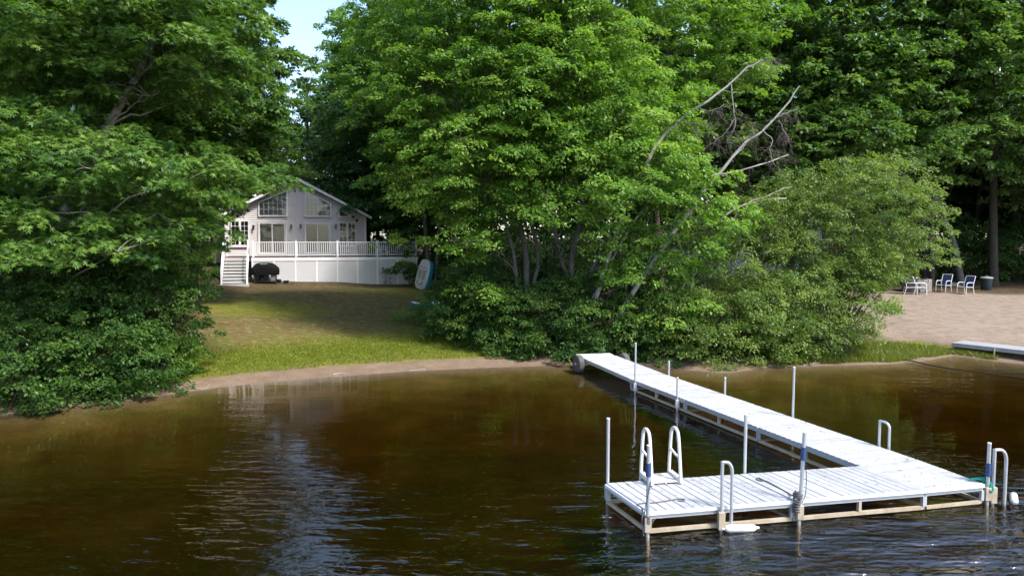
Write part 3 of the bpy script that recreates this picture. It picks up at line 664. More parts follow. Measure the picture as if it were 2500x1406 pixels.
# windows and doors
def frame_bars(mb, poly, w, y0, y1):
    """picture frame along a polygon in the facade plane"""
    c = np.mean(poly, axis=0); n = len(poly); P = np.array(poly, float)
    inn = []
    for i in range(n):
        a, b2, d = P[i-1], P[i], P[(i+1) % n]; e1 = unit(b2-a); e2 = unit(d-b2)
        n1 = np.array([-e1[1], e1[0]]); n2 = np.array([-e2[1], e2[0]])
        if np.dot(c-b2, n1) < 0: n1 = -n1
        if np.dot(c-b2, n2) < 0: n2 = -n2
        bis = unit(n1+n2); inn.append(b2+bis*w/max(.3, np.dot(bis, n1)))
    for i in range(n):
        j = (i+1) % n
        mb.prism([(P[i][0], y0, P[i][1]), (P[j][0], y0, P[j][1]), (inn[j][0], y0, inn[j][1]), (inn[i][0], y0, inn[i][1])], (0, y1-y0, 0))
    return inn
def clip_bar(poly, x=None, z=None):
    """extent of a vertical (x) or horizontal (z) line inside a convex polygon"""
    hits = []
    for i in range(len(poly)):
        a, b2 = poly[i-1], poly[i]
        k, v = (0, x) if x is not None else (1, z)
        if (a[k]-v)*(b2[k]-v) < 0: t = (v-a[k])/(b2[k]-a[k]); hits.append(a[1-k]+t*(b2[1-k]-a[1-k]))
    return (min(hits), max(hits)) if len(hits) >= 2 else None
def window(poly, nx_, nz_, back, name='window', label=None, w=.075, mw=.022):
    f = MB(); inn = frame_bars(f, poly, w, -.095, .0); fr = hb(f, name, M['trim'])
    if label: fr['label'] = label
    ip = [tuple(p) for p in inn]
    hb(MB().prism([(p[0], -.022, p[1]) for p in ip], (0, .0195, 0)), 'backing', back, fr)
    hb(MB().prism([(p[0], -.045, p[1]) for p in ip], (0, .006, 0)), 'pane', M['glass'], fr)
    xs = [p[0] for p in ip]; zs = [p[1] for p in ip]; g = MB()
    for i in range(1, nx_):
        x = min(xs)+(max(xs)-min(xs))*i/nx_; e = clip_bar(ip, x=x)
        if e: g.box((x-mw/2, -.056, e[0]), (x+mw/2, -.047, e[1]))
    dz = (max(zs)-min(zs))/nz_
    for i in range(1, nz_):
        z = min(zs)+dz*i; e = clip_bar(ip, z=z)
        if e: g.box((e[0], -.0605, z-mw/2), (e[1], -.0565, z+mw/2))
    if g.v: hb(g, 'muntins', M['trim'], fr)
    return fr, ip
def zp(*pts): return [wl(*p) for p in pts]
window(zp((622, 450), (918, 450), (918, 180), (622, 305)), 6, 4, M['gable_shade'], label='trapezoid gable window with white grid', mw=.016)
window(zp((1088, 455), (1360, 455), (1360, 318), (1088, 185)), 6, 4, M['gable_shade'], label='trapezoid gable window with white grid', mw=.016)
window(zp((1432, 458), (1545, 458), (1545, 432), (1432, 375)), 2, 1, M['dark_room'], label='small sloping corner window')
for a, c in (((345, 490, 530, 745)), ((1435, 508, 1607, 742))) if False else ((345, 530), (1435, 1607)):
    y0, y1 = (490, 745) if a < 900 else (508, 742); mid = (a+c)/2
    for k, (l, r_) in enumerate(((a, mid-1.5), (mid+1.5, c))):
        window(zp((l, y1), (r_, y1), (r_, y0), (l, y0)), 2, 5, M['dark_room'], label='narrow casement window with white grid', w=.06)
    p0 = wl(a-4, y1+2); p1 = wl(c+4, y1+14); hb(MB().box((p0[0], -.10, p1[1]), (p1[0], 0, p0[1])), 'window_sill', M['trim'])
def slider(l, r_, y0, y1, slats, back, col2):
    P = zp((l, y1), (r_, y1), (r_, y0), (l, y0)); f = MB(); inn = frame_bars(f, P, .085, -.08, 0); fr = hb(f, 'sliding_door', M['trim'])
    ip = [tuple(p) for p in inn]; x0, x1 = ip[0][0], ip[1][0]; z0, z1 = ip[0][1], ip[2][1]; xm = (x0+x1)/2
    hb(MB().box((x0, -.018, z0), (x1, -.002, z1)), 'backing', back, fr)
    bl = MB(); n = 22
    for i in range(n):
        if slats[i*len(slats)//n] == '0': continue
        x = x0+(x1-x0)*(i+.5)/n; a = .6
        bl.prism([(x-.024, -.024, z0+.03), (x+.016, -.040, z0+.03), (x+.016, -.042, z0+.03), (x-.024, -.026, z0+.03)], (0, 0, z1-z0-.05))
    if bl.v: hb(bl, 'vertical_blinds', col2, fr)
    for (a, b2, y) in ((x0, xm+.04, -.058), (xm-.03, x1, -.072)):
        d = MB(); fin = frame_bars(d, [(a+.002, z0+.002), (b2, z0+.002), (b2, z1-.002), (a+.002, z1-.002)], .055, y, y+.012); dd = hb(d, 'door_panel', M['trim'], fr)
        q = fin; hb(MB().box((q[0][0], y+.004, q[0][1]), (q[1][0], y+.008, q[2][1])), 'glass_pane', M['glass'], fr)
    hb(MB().box((x1-.06, -.105, (z0+z1)/2-.12), (x1-.035, -.073, (z0+z1)/2+.12)), 'door_handle', M['trim'], fr)
    return fr
slider(622, 912, 505, 832, '11111111111', M['blind_dark'], M['blind'])
slider(1088, 1358, 510, 828, '00000011111', M['grey_curtain'], M['blind'])
c0 = wl(990, 135); c1 = wl(1010, 860); hb(MB().box((c0[0], -.05, DECKZ), (c1[0], 0, c0[1])), 'center_board', M['trim'])
for zx, zy in ((575, 560), (957, 552), (1052, 552), (1403, 552)):
    x, z = wl(zx, zy); l = MB(); l.lathe([(.03, .14), (.075, .12), (.085, .10)], 8, (x, -.16, z)); l.lathe([(.055, -.10), (.07, .10)], 6, (x, -.16, z)); l.lathe([(.015, -.17), (.05, -.10)], 6, (x, -.16, z))
    wl_ = hb(l, 'wall_lantern', M['black_metal'] if zx < 600 else M['grey_plastic'])
    hb(MB().box((x-.05, -.035, z-.12), (x+.05, -.019, z+.16)).bar((x, -.03, z+.12), (x, -.16, z+.15), .02, .02), 'lantern_bracket', M['black_metal'] if zx < 600 else M['grey_plastic'], wl_)
for zx, zy in ((1585, 448), (1622, 482)):
    x, z = wl(zx, zy); hb(MB().tube([(x, -.02, z), (x, -.12, z)], .03, 10).tube([(x, -.10, z), (x-.05, -.22, z-.05)], [.05, .095], 12), 'flood_light', M['black_metal'], smooth=True)
# ================================================================== DECK
deck = empty('wooden_deck', (float(DF0[0]), float(DF0[1]), 1.8), TH, 'raised deck with white baluster railing and white lattice skirt along the front of the cottage', 'deck')
def db(mb, name, m, parent=None, **k):
    o = mb.build(name, m, None, **k); o.parent = parent or deck
    if parent is None: o.location = (0, 0, -1.8)
    return o
def dl(zx, zy): return wl(zx, zy, DF0)
dx0 = dl(552, 870)[0]; dx1 = dl(2236, 870)[0]; sx0 = dl(268, 850)[0]; sx1 = dl(518, 850)[0]
n = 20
for i in range(n):                                             # floor boards run along the front
    y0 = -.03+i*2.9/n; db(MB().box((sx0 if i > 2 else dx0-.02, y0, DECKZ-.03), (dx1+.03, y0+2.9/n-.006, DECKZ)), 'deck_board', M['deck'])
for i in range(26):
    y0 = 2.9+.03+i*.145; db(MB().box((xR+.06, y0, DECKZ-.03), (dx1+.03, y0+.139, DECKZ)), 'deck_board', M['deck'])
zf0 = dl(1400, 893)[1]; zf1 = DECKZ-.034
db(MB().box((dx0, -.03, zf0), (dx1, .02, zf1)), 'rim_board', M['vinyl']); db(MB().box((dx1-.02, .02, zf0), (dx1+.02, 6.5, zf1)), 'rim_board', M['vinyl'])
db(MB().box((sx0, .45, zf0), (dx0-.002, .5, zf1)), 'rim_board', M['vinyl'])
for i in range(12):
    x = dl(720+i*138, 855)[0]; db(MB().tube([(x, -.03, DECKZ-.016), (x, -.045, DECKZ-.016)], .022, 10), 'deck_light', M['trim'])
lp = [dl(zx, 1000)[0] for zx in (565, 783, 1000, 1213, 1423, 1625, 1825, 2027, 2222)]
def groundz_local(x, y):
    p = DF0+hu*x-hn*y; return gz(p[0], p[1])
def lattice(x0, x1, ztop, par_name='lattice_panel'):
    s = MB(); st = .075; w = .024; zb = min(groundz_local(x0, 0), groundz_local(x1, 0))-.03; H = ztop-zb
    for sgn, y in ((1, .002), (-1, .010)):
        k = -H if sgn == 1 else 0; t = k
        while t < (x1-x0)+(H if sgn == -1 else 0):
            # line x = x0 + t + sgn*z
            if sgn == 1: za = max(0, -t); zb_ = min(H, (x1-x0)-t); pa = (x0+t+za, za); pb = (x0+t+zb_, zb_)
            else: za = max(0, t-(x1-x0)); zb_ = min(H, t); pa = (x0+t-za, za); pb = (x0+t-zb_, zb_)
            if zb_-za > .03: s.bar((pa[0], y, zb+pa[1]), (pb[0], y, zb+pb[1]), w, .006, up=(0, 1, 0))
            t += st
    o = db(s, par_name, M['vinyl']); return o
for a, b2 in zip(lp[:-1], lp[1:]): lattice(a+.02, b2-.02, zf0)
for x in lp:
    zb = groundz_local(x, 0)-.1; db(MB().box((x-.045, -.02, zb), (x+.045, .03, zf0)), 'skirt_post', M['vinyl'])
db(MB().box((lp[0], .5, 1.3), (dx1-.05, .55, zf0)), 'under_deck_shade_sheet', M['dark_room'])  # near-black sheet stands in for the shade behind the lattice
zrt = dl(1400, 705)[1]; zrb = dl(1400, 838)[1]
def railing(a, b2, posts, pitch=.128):
    a = np.array(a); b2 = np.array(b2); L = np.linalg.norm(b2-a); u = (b2-a)/L; vert = abs(u[1]) > .5
    rl = MB().bar((*a, zrt-.02), (*b2, zrt-.02), .075, .05); r_ = db(rl, 'top_rail', M['vinyl'])
    db(MB().bar((*a, zrb), (*b2, zrb), .05, .045), 'bottom_rail', M['vinyl'], r_)
    me = None; k = int(L/pitch)
    for i in range(1, k):
        c = a+u*L*i/k
        if me is None:
            bb = MB().box((-.018, -.018, zrb), (.018, .018, zrt-.045)).build('baluster', M['vinyl']); me = bb.data
        else: bb = link('baluster', me)
        bb.parent = r_; bb.location = (c[0], c[1], 0)
for x in [dl(zx, 770)[0] for zx in (570, 1003, 1423, 1825, 2212)]:
    p = db(MB().box((x-.06, -.01, DECKZ+.002), (x+.06, .11, zrt+.06)), 'railing_post', M['vinyl'])
    db(MB().prism([(x-.08, -.03, zrt+.06), (x+.08, -.03, zrt+.06), (x+.08, .13, zrt+.06), (x-.08, .13, zrt+.06)], (0, 0, .03)), 'post_cap', M['vinyl'], p)
xa, xb = dl(570, 770)[0], dl(2212, 770)[0]
railing((xa, .05), (xb, .05), None); railing((xb, .11), (xb, 6.4), None); railing((xb-.06, 6.45), (xR+.3, 6.45), None)
for (x, y) in ((xb, 6.45), (xb, 3.2)):
    db(MB().box((x-.06, y-.06, DECKZ+.002), (x+.06, y+.06, zrt+.06)), 'railing_post', M['vinyl'])
# steps
nst = 9; zg = groundz_local((sx0+sx1)/2, -2.0); rise = (DECKZ-zg)/nst; run = .235
st = db(MB().box((sx0+.01, .30, DECKZ-.20), (sx1-.01, .44, DECKZ-.032)), 'steps', M['stair'])
for i in range(nst):
    z = DECKZ-rise*(i+1); y = .42-run*i
    if i < nst-1: db(MB().box((sx0+.03, y-run-.03, z-.035), (sx1-.03, y-.006, z)), 'tread', M['stair'], st)
    db(MB().box((sx0+.035, y-.02, z-.0), (sx1-.035, y, z+rise-.10)), 'riser', M['stair'], st)
for x in (sx0, sx1):
    ybot = .42-run*(nst-.3)
    db(MB().prism([(x-.02, .42, DECKZ-.25), (x-.02, .42, DECKZ-.04), (x-.02, ybot, zg+.12), (x-.02, ybot, zg-.05)], (.04, 0, 0)), 'stringer', M['vinyl'], st)
    db(MB().box((x-.055, .36, DECKZ-.3), (x+.055, .47, DECKZ+1.06)), 'newel_post', M['vinyl'], st)
    db(MB().box((x-.05, ybot-.02, zg-.05), (x+.05, ybot+.08, zg+1.0)), 'newel_post', M['vinyl'], st)
    db(MB().bar((x, .40, DECKZ+.95), (x, ybot+.03, zg+.95), .06, .05), 'handrail', M['vinyl'], st)
    db(MB().bar((x, .40, DECKZ+.2), (x, ybot+.03, zg+.22), .05, .045), 'lower_rail', M['vinyl'], st)
db(MB().box((sx0-.12, .42-run*nst-.2, zg-.08), (sx1+.12, .42-run*(nst-1), zg+.10)), 'bottom_step', M['stair'], st)
s = MB()
def side_lat():
    return None
db(MB().box((dx0-.30, .30, 1.3), (dx0-.02, .34, zf0)), 'end_shade_panel', M['dark_room'])  # near-black panel stands in for shade in the gap beside the steps

# ================================================================== THINGS ABOUT THE COTTAGE
def dw(x, y, z=None):                                          # deck-local to world
    p = DF0+hu*x-hn*y; return np.array([p[0], p[1], gz(p[0], p[1]) if z is None else z])
gxl = dl(700, 1100)[0]; gp_ = dw(gxl, -.75)
gr = empty('covered_grill', gp_, TH, 'gas grill under a black vinyl cover in front of the lattice skirt', 'grill')
def ring_mesh(rings, n):
    V = []; fs = []
    for (hwid, hdep, z, ex) in rings:
        for i in range(n):
            a = 2*math.pi*i/n; c, s_ = math.cos(a), math.sin(a); e = 2/ex
            wob = 1+.02*math.sin(5*a+z*9)+.015*math.sin(9*a+3*z)
            V.append((hwid*wob*math.copysign(abs(c)**e, c), hdep*wob*math.copysign(abs(s_)**e, s_), z))
    for j in range(len(rings)-1):
        for i in range(n): fs.append((j*n+i, j*n+(i+1) % n, (j+1)*n+(i+1) % n, (j+1)*n+i))
    fs.append(tuple(range((len(rings)-1)*n, len(rings)*n))); return V, fs
V, fs = ring_mesh([(.80, .34, .50, 5), (.81, .36, .62, 6), (.80, .36, .80, 6), (.76, .35, .93, 5), (.62, .32, 1.08, 4), (.50, .28, 1.18, 4), (.36, .2, 1.23, 3), (.1, .06, 1.24, 3)], 36)
b_(MB().add(V, fs), 'cover', M['black'], gr, world=False, smooth=True)
b_(MB().box((-.28, -.305, 1.155), (.12, -.24, 1.172)), 'cover_seam', M['white_plastic'], gr, world=False)
for x in (-.62, .62):
    for y in (-.25, .25): b_(MB().box((x-.03, y-.03, 0), (x+.03, y+.03, .56)), 'leg', M['black_metal'], gr, world=False)
b_(MB().box((-.66, -.28, .10), (.66, .28, .13)), 'shelf', M['black_metal'], gr, world=False)
b_(MB().box((-.66, .26, .13), (.2, .285, .5)), 'back_panel', M['black_metal'], gr, world=False)
b_(MB().box((.30, -.25, .13), (.60, .2, .52)), 'side_cabinet', M['grey_plastic'], gr, world=False, bevel=.02)
b_(MB().lathe([(.10, 0), (.15, .05), (.15, .26), (.09, .34), (.05, .40)], 14, (-.2, 0, .13)), 'gas_bottle', M['black_metal'], gr, world=False, smooth=True)
for i, (zx, w, h) in enumerate(((835, .13, .22), (905, .16, .16))):
    p = dw(dl(zx, 1120)[0], -.55); o = empty('garden_pot', p, .4*i, ['small black pot beside the covered grill', 'low black planter by the lattice, away from the grill'][i], 'pot')
    b_(MB().lathe([(w*.75, 0), (w, h*.9), (w*1.08, h*.9), (w*1.08, h), (w*.9, h), (w*.85, h*.8)], 14), 'body', M['black_metal'], o, world=False, smooth=True)
p = dw(dl(880, 1140)[0], -.9); rope('garden_hose', [p+np.array([-.9+.12*i, .12*math.sin(i*1.3), .02]) for i in range(14)], .012, M['cable'], 'dark garden hose lying in the grass between grill and lattice', n=50, cat='hose')
# pedal boat stood on end against the trees past the deck
bp_ = ground_hit(1024, 706); bp_[2] = gz(bp_[0], bp_[1])
boat = empty('pedal_boat', bp_, 0, 'white pedal boat with a bright blue hull tipped up on end past the deck corner', 'boat')
bm_rot = Matrix.Rotation(R(14), 4, 'Y') @ Matrix.Rotation(R(-38), 4, 'Z')
def boat_part(V, fs, name, m, parent=None, smooth=True):
    Vt = [tuple(bm_rot @ Vector(v)) for v in V]; return b_(MB().add(Vt, fs), name, m, parent or boat, world=False, smooth=smooth)
def outline(hw_, y, z0=0., z1=1.95, n=40, k=3.6):
    out = []
    for i in range(n):
        a = 2*math.pi*i/n; c, s_ = math.cos(a), math.sin(a); e = 2/k
        w = hw_*math.copysign(abs(c)**e, c); z = (z0+z1)/2+(z1-z0)/2*math.copysign(abs(s_)**e, s_)
        out.append((w*(1-.16*max(0, (z-.9)/1.0)), y, z))
    return out
def loft(secs):
    V = sum(secs, []); n = len(secs[0]); fs = [tuple(range(n))[::-1], tuple(range(len(V)-n, len(V)))]
    for j in range(len(secs)-1):
        for i in range(n): fs.append((j*n+i, j*n+(i+1) % n, (j+1)*n+(i+1) % n, (j+1)*n+i))
    return V, fs
boat_part(*loft([outline(.47, .02, .02, 1.83), outline(.48, .12, .01, 1.84), outline(.46, .34, .03, 1.80), outline(.36, .46, .08, 1.7)]), 'hull', M['boat_blue'])
dk_ = boat_part(*loft([outline(.40, -.10, .08, 1.76), outline(.47, -.06, .01, 1.84), outline(.49, .0, 0, 1.85), outline(.49, .015, 0, 1.85)]), 'top_deck', M['boat_grey'])
def pad(cx, cz, rx, rz, k, y0, y1, grow):
    out = []
    for (y, g) in ((y0, 0), (y1, grow)):
        ring = []
        for a_ in np.linspace(0, 2*math.pi, 29)[:-1]:
            c, s_ = math.cos(a_), math.sin(a_); ring.append((cx+(rx+g)*math.copysign(abs(c)**(2/k), c), y, cz+(rz+g)*math.copysign(abs(s_)**(2/k), s_)))
        out.append(ring)
    return loft(out)
for sx in (-.18, .18):
    boat_part(*pad(sx, 1.02, .14, .40, 3.2, -.104, -.118, -.02), 'seat', M['boat_recess_shade'], dk_)
    boat_part(*pad(sx, 1.22, .11, .10, 2.6, -.119, -.175, -.04), 'backrest', M['boat_grey'], dk_)
boat_part(*pad(0, .42, .28, .15, 3.5, -.104, -.116, -.02), 'foot_well', M['boat_recess_shade'], dk_)
boat_part(*pad(0, .42, .05, .13, 2.6, -.117, -.20, -.02), 'steering_console', M['white_plastic'], dk_)
kp = ground_hit(1044, 752); kp[2] = gz(kp[0], kp[1])
kb = empty('toy_kayak', kp, R(25), 'small blue and white kayak half hidden in the shrubs below the pedal boat', 'kayak')
def kay(z, w): return [(math.copysign(1, math.cos(a))*abs(math.cos(a))*.85, w*math.sin(a), z+.12*abs(math.cos(a))**3) for a in np.linspace(0, 6.283, 25)[:-1]]
b_(MB().add(*loft([kay(.06, .12), kay(.12, .24), kay(.20, .27)])), 'hull', M['boat_blue'], kb, world=False, smooth=True)
b_(MB().add(*loft([kay(.205, .265), kay(.26, .18)])), 'top_deck', M['white_plastic'], kb, world=False, smooth=True)
# table and chair on the deck
tx = dl(1740, 770)[0]; p = dw(tx+.2, 2.2, DECKZ)
tb = empty('patio_table', p, TH, 'brown wooden patio table behind the deck railing', 'table')
b_(MB().box((-.75, -.45, .68), (.75, .45, .72)), 'table_top', M['wood_brown'], tb, world=False, bevel=.01)
for x in (-.65, .65):
    for y in (-.36, .36): b_(MB().box((x-.04, y-.04, 0), (x+.04, y+.04, .68)), 'leg', M['wood_brown'], tb, world=False)
for k, (zx, yy, rz, lb) in enumerate(((1890, 1.3, 2.4, 'white plastic patio chair behind the deck railing, turned toward the brown table'), )):
    p = dw(dl(zx, 770)[0], yy, DECKZ); ch = empty('patio_chair', p, rz, lb, 'chair')
    b_(MB().box((-.26, -.25, .40), (.26, .27, .44)), 'seat', M['white_plastic'], ch, world=False, bevel=.015)
    b_(MB().prism([(-.25, .22, .44), (.25, .22, .44), (.22, .36, .92), (-.22, .36, .92)], (0, .03, 0)), 'backrest', M['white_plastic'], ch, world=False, bevel=.01)
    for x in (-.25, .25):
        for y, t in ((-.24, 0), (.24, .05)): b_(MB().bar((x*1.1, y*1.1+t, 0), (x, y, .41), .05, .05), 'leg', M['white_plastic'], ch, world=False)
        b_(MB().bar((x*1.12, -.24, .64), (x*1.12, .28, .66), .06, .03), 'armrest', M['white_plastic'], ch, world=False)
        b_(MB().bar((x*1.12, -.22, .42), (x*1.12, -.22, .63), .05, .03, up=(1, 0, 0)), 'arm_support', M['white_plastic'], ch, world=False)
# ================================================================== THE BEACH
def zz5(zx, zy): return 2100+zx/4.135, 560+zy/4.135
def sling_chair(zx, zy, rz, label):
    p = ground_hit(*zz5(zx, zy)); p[2] = gz(p[0], p[1])
    ch = empty('beach_chair', p, rz, label, 'chair', 'blue sling chairs round the fire pit')
    for x in (-.27, .27):
        arm = [(x, -.30, 0), (x, -.285, .30), (x, -.26, .56), (x, -.18, .635), (x, .0, .645), (x, .22, .63)]
        b_(MB().tube(smooth_path(arm, 16), .018, 8), 'front_leg', M['chair_white'], ch, world=False, smooth=True)
        b_(MB().tube(smooth_path([(x, .34, 0), (x, .25, .36), (x, .27, .60), (x, .40, 1.0)], 10), .018, 8), 'rear_leg', M['chair_white'], ch, world=False, smooth=True)
        b_(MB().tube([(x, -.28, .40), (x, .25, .37)], .015, 8), 'seat_rail', M['chair_white'], ch, world=False, smooth=True)
    for y, z in ((.40, 1.0), (-.28, .40), (.25, .36)): b_(MB().tube([(-.27, y, z), (.27, y, z)], .015, 8), 'cross_bar', M['chair_white'], ch, world=False, smooth=True)
    prof = [(-.28, .41), (-.1, .375), (.1, .36), (.235, .37)]
    s = MB()
    for (a, b2) in zip(prof[:-1], prof[1:]): s.add([(-.25, a[0], a[1]), (.25, a[0], a[1]), (.25, b2[0], b2[1]), (-.25, b2[0], b2[1]), (-.25, a[0], a[1]-.008), (.25, a[0], a[1]-.008), (.25, b2[0], b2[1]-.008), (-.25, b2[0], b2[1]-.008)], [(0, 1, 2, 3), (7, 6, 5, 4), (0, 4, 5, 1), (2, 6, 7, 3)])
    b_(s, 'seat', M['chair_blue'], ch, world=False)
    s = MB(); prof = [(.245, .40), (.27, .55), (.325, .78), (.39, .98)]
    for (a, b2) in zip(prof[:-1], prof[1:]): s.add([(-.25, a[0], a[1]), (.25, a[0], a[1]), (.25, b2[0], b2[1]), (-.25, b2[0], b2[1]), (-.25, a[0]+.008, a[1]), (.25, a[0]+.008, a[1]), (.25, b2[0]+.008, b2[1]), (-.25, b2[0]+.008, b2[1])], [(0, 1, 2, 3), (7, 6, 5, 4)])
    b_(s, 'backrest', M['chair_blue'], ch, world=False)
sling_chair(505, 652, R(70), 'blue sling beach chair by the bushes, its back to the shrub beside the fire pit')
sling_chair(607, 655, R(62), 'blue sling beach chair pulled up right against the round stone fire pit')
sling_chair(840, 630, R(-60), 'blue sling beach chair facing the fire pit, between pit and leaning trunk')
sling_chair(1060, 652, R(-70), 'blue sling beach chair in front of the leaning trunk, on the side of the bin')
p = ground_hit(*zz5(640, 640)); p += np.array([0, .7, 0]); p[2] = gz(p[0], p[1])
fp = empty('fire_pit', p, 0, 'round fire pit of stacked grey blocks behind the beach chairs', 'fire pit')
for c in range(4):
    nb = 15
    for i in range(nb):
        a = 2*math.pi*(i+.5*(c % 2))/nb; w = .5
        if c == 0 and i == 0:
            bk = MB().prism([(-.135, -.11, 0), (.135, -.11, 0), (.115, .11, 0), (-.115, .11, 0)], (0, 0, .175)).build('block', M['stone']); bme = bk.data
        else: bk = link('block', bme)
        bk.parent = fp; bk.location = (.64*math.cos(a), .64*math.sin(a), .18*c); bk.rotation_euler = (0, 0, a+math.pi/2+random.uniform(-.03, .03))
b_(MB().lathe([(.55, .3), (.4, .36), (.1, .40)], 18), 'ash_bed', M['ash'], fp, world=False)
b_(MB().lathe([(.50, .70), (.53, .74), (.55, .80), (.52, .80), (.50, .74)], 24), 'fire_ring', M['black_metal'], fp, world=False)
o = MB().add([(-.25, -.30, .735), (.12, -.34, .735), (.18, -.1, .76), (-.1, -.08, .82), (-.28, -.12, .77)], [(0, 1, 2, 3), (0, 3, 4)]).build('paper_bag', M['paper']); o.location = tuple(p); o.rotation_euler = (0, 0, .2)
sm = o.modifiers.new('s', 'SOLIDIFY'); sm.thickness = .03; tag(o, 'crumpled white paper lying on the rim of the stone fire pit', 'paper')
p = ground_hit(*zz5(1272, 612)); p[2] = gz(p[0], p[1])
bn = empty('rubbish_bin', p, 0, 'dark round rubbish bin with a pale domed lid under the trees by the beach', 'bin')
b_(MB().lathe([(.25, 0), (.27, .05), (.31, .62), (.325, .63), (.325, .68), (.30, .68)], 22), 'barrel', M['bin'], bn, world=False, smooth=True)
b_(MB().lathe([(.34, .68), (.345, .72), (.31, .76), (.18, .79), (.04, .80)], 22), 'lid', M['bin_lid'], bn, world=False, smooth=True)
b_(MB().tube([(-.05, 0, .80), (-.05, 0, .83), (.05, 0, .83), (.05, 0, .80)], .012, 6), 'lid_handle', M['bin_lid'], bn, world=False)
# stones at the foot of the leaning trunk
for i, (zx, zy, r_) in enumerate(((960, 585, .22), (995, 592, .30), (1040, 590, .26), (930, 580, .18))):
    p = ground_hit(*zz5(zx, zy)); p[1] += .8; p[2] = gz(p[0], p[1]); bmz = bmesh.new(); bmesh.ops.create_icosphere(bmz, subdivisions=2, radius=1)
    for v in bmz.verts: v.co *= (1+.25*math.sin(3*v.co.x+i)*math.cos(4*v.co.y-i)); v.co = Vector((v.co.x*r_, v.co.y*r_*.8, max(v.co.z, -.3)*r_*.7))
    me = bpy.data.meshes.new('boulder'); bmz.to_mesh(me); bmz.free(); o = link('boulder', me, M['rock']); o.location = (p[0], p[1], p[2]+.2*r_)
    tag(o, ['mid-sized grey boulder between the leaning trunk and the nearest fire pit chair', 'largest grey boulder at the foot of the leaning trunk', 'grey boulder on the bin side of the leaning trunk', 'smallest grey boulder at the end of the row toward the fire pit'][i], 'boulder', 'boulders at the leaning trunk')
# neighbour's dock
A = at_z(2352, 832, .42); A[2] = .42; B = at_z(2505, 848, .42)
nd_ = empty('neighbor_dock', (A[0]+2, A[1]-.5, 0), 0, 'grey-white dock with its landward end on the sandy beach next door', 'dock')
dv = unit(np.array([B[0]-A[0], B[1]-A[1]])); pv = np.array([-dv[1], dv[0]]); LN = 7.0
for (o0) in (0, -1.05):
    a = A[:2]+pv*o0; b_(MB().bar(P3(a, .35), P3(a+dv*LN, .35), .05, .12), 'side_rail', M['old_dock'], nd_)
for i in range(int(LN/.15)):
    c = A[:2]+dv*(.075+.15*i); b_(MB().bar(P3(c+pv*.03, .425), P3(c-pv*1.08, .425), .143, .025), 'plank', M['old_dock'], nd_)
for s_ in (1.5, 4.2, 6.6):
    for o0 in (.06, -1.11):
        a = A[:2]+dv*s_+pv*o0; b_(MB().tube([P3(a, gz(*a)-.2), P3(a, .40)], .028, 8), 'support_pole', M['dock_stain'], nd_)
# black hose running from the grass into the lake
pts = [at_z(2196, 872, .12), at_z(2230, 882, .06), at_z(2290, 895, .02), at_z(2380, 908, .012), at_z(2480, 922, .012), at_z(2560, 940, .012)]
pts[0][2] = gz(pts[0][0], pts[0][1])+.03
rope('water_hose', pts, .022, M['cable'], 'black hose running from the grassy point out over the water', cat='hose')
# driftwood sticks on the shore
def stick(pxs, r, label, n=14):
    P = []
    for (x, y) in pxs: q = ground_hit(x, y, 12, 60); P.append([q[0], q[1], gz(q[0], q[1])+r])
    Pp = smooth_path(P, n); s = MB().tube(Pp, np.linspace(r, r*.45, n), 6)
    o = s.build('driftwood', M['dead'], smooth=True); tag(o, label, 'driftwood')
stick([(1960, 893), (1995, 887), (2030, 886)], .02, 'pale driftwood stick under the alder roots at the waterline')
stick([(470, 945), (490, 951), (505, 947), (512, 938)], .014, 'thin forked driftwood on the sandy strip by the shrub thicket')
stick([(812, 916), (835, 912), (850, 914)], .02, 'dark short branch on the wet sand below the lawn')
stick([(865, 962), (876, 957), (882, 968)], .010, 'bent pale twig standing out of the shallow water')
stick([(1000, 905), (1030, 903), (1040, 901)], .015, 'pale stick at the edge of the water below the lawn')
# neighbour's white house behind the alders
nbp = np.array([16.5, 47.0]); nb = empty('neighbor_house', (nbp[0], nbp[1], gz(*nbp)), R(-12), 'white neighbouring house with railed porch glimpsed through the bushes', 'house'); zb = 0
b_(MB().box((-4.5, 2, -.3), (4.5, 9, 4.0)), 'wall', M['house_white'], nb, world=False)
b_(MB().prism([(-5, 1.6, 4.0), (5, 1.6, 4.0), (0, 1.6, 6.6)], (0, 8, 0)), 'roof', M['roof'], nb, world=False)
b_(MB().box((-4.5, 0, .9), (4.5, 1.995, 1.05)), 'porch_floor', M['house_white'], nb, world=False)
for x in (-2.6, 0, 2.6):
    w = b_(MB().box((x-.6, 1.94, 1.9), (x+.6, 1.998, 3.1)), 'window', M['trim'], nb, world=False); b_(MB().box((x-.52, 1.93, 1.98), (x+.52, 1.938, 3.02)), 'pane', M['dark_room'], w, world=False)
rl = b_(MB().box((-4.5, -.02, 1.95), (4.5, .05, 2.02)), 'top_rail', M['house_white'], nb, world=False)
for i in range(46):
    x = -4.4+i*.195
    if i == 0: bb = MB().box((-.025, -.015, 1.051), (.025, .035, 1.949)).build('baluster', M['house_white']); bbm = bb.data
    else: bb = link('baluster', bbm)
    bb.parent = nb; bb.location = (x, 0, 0)
for x in (-4.4, -1.5, 1.5, 4.4): b_(MB().box((x-.06, .06, -.4), (x+.06, .18, .9)), 'porch_post', M['house_white'], nb, world=False)

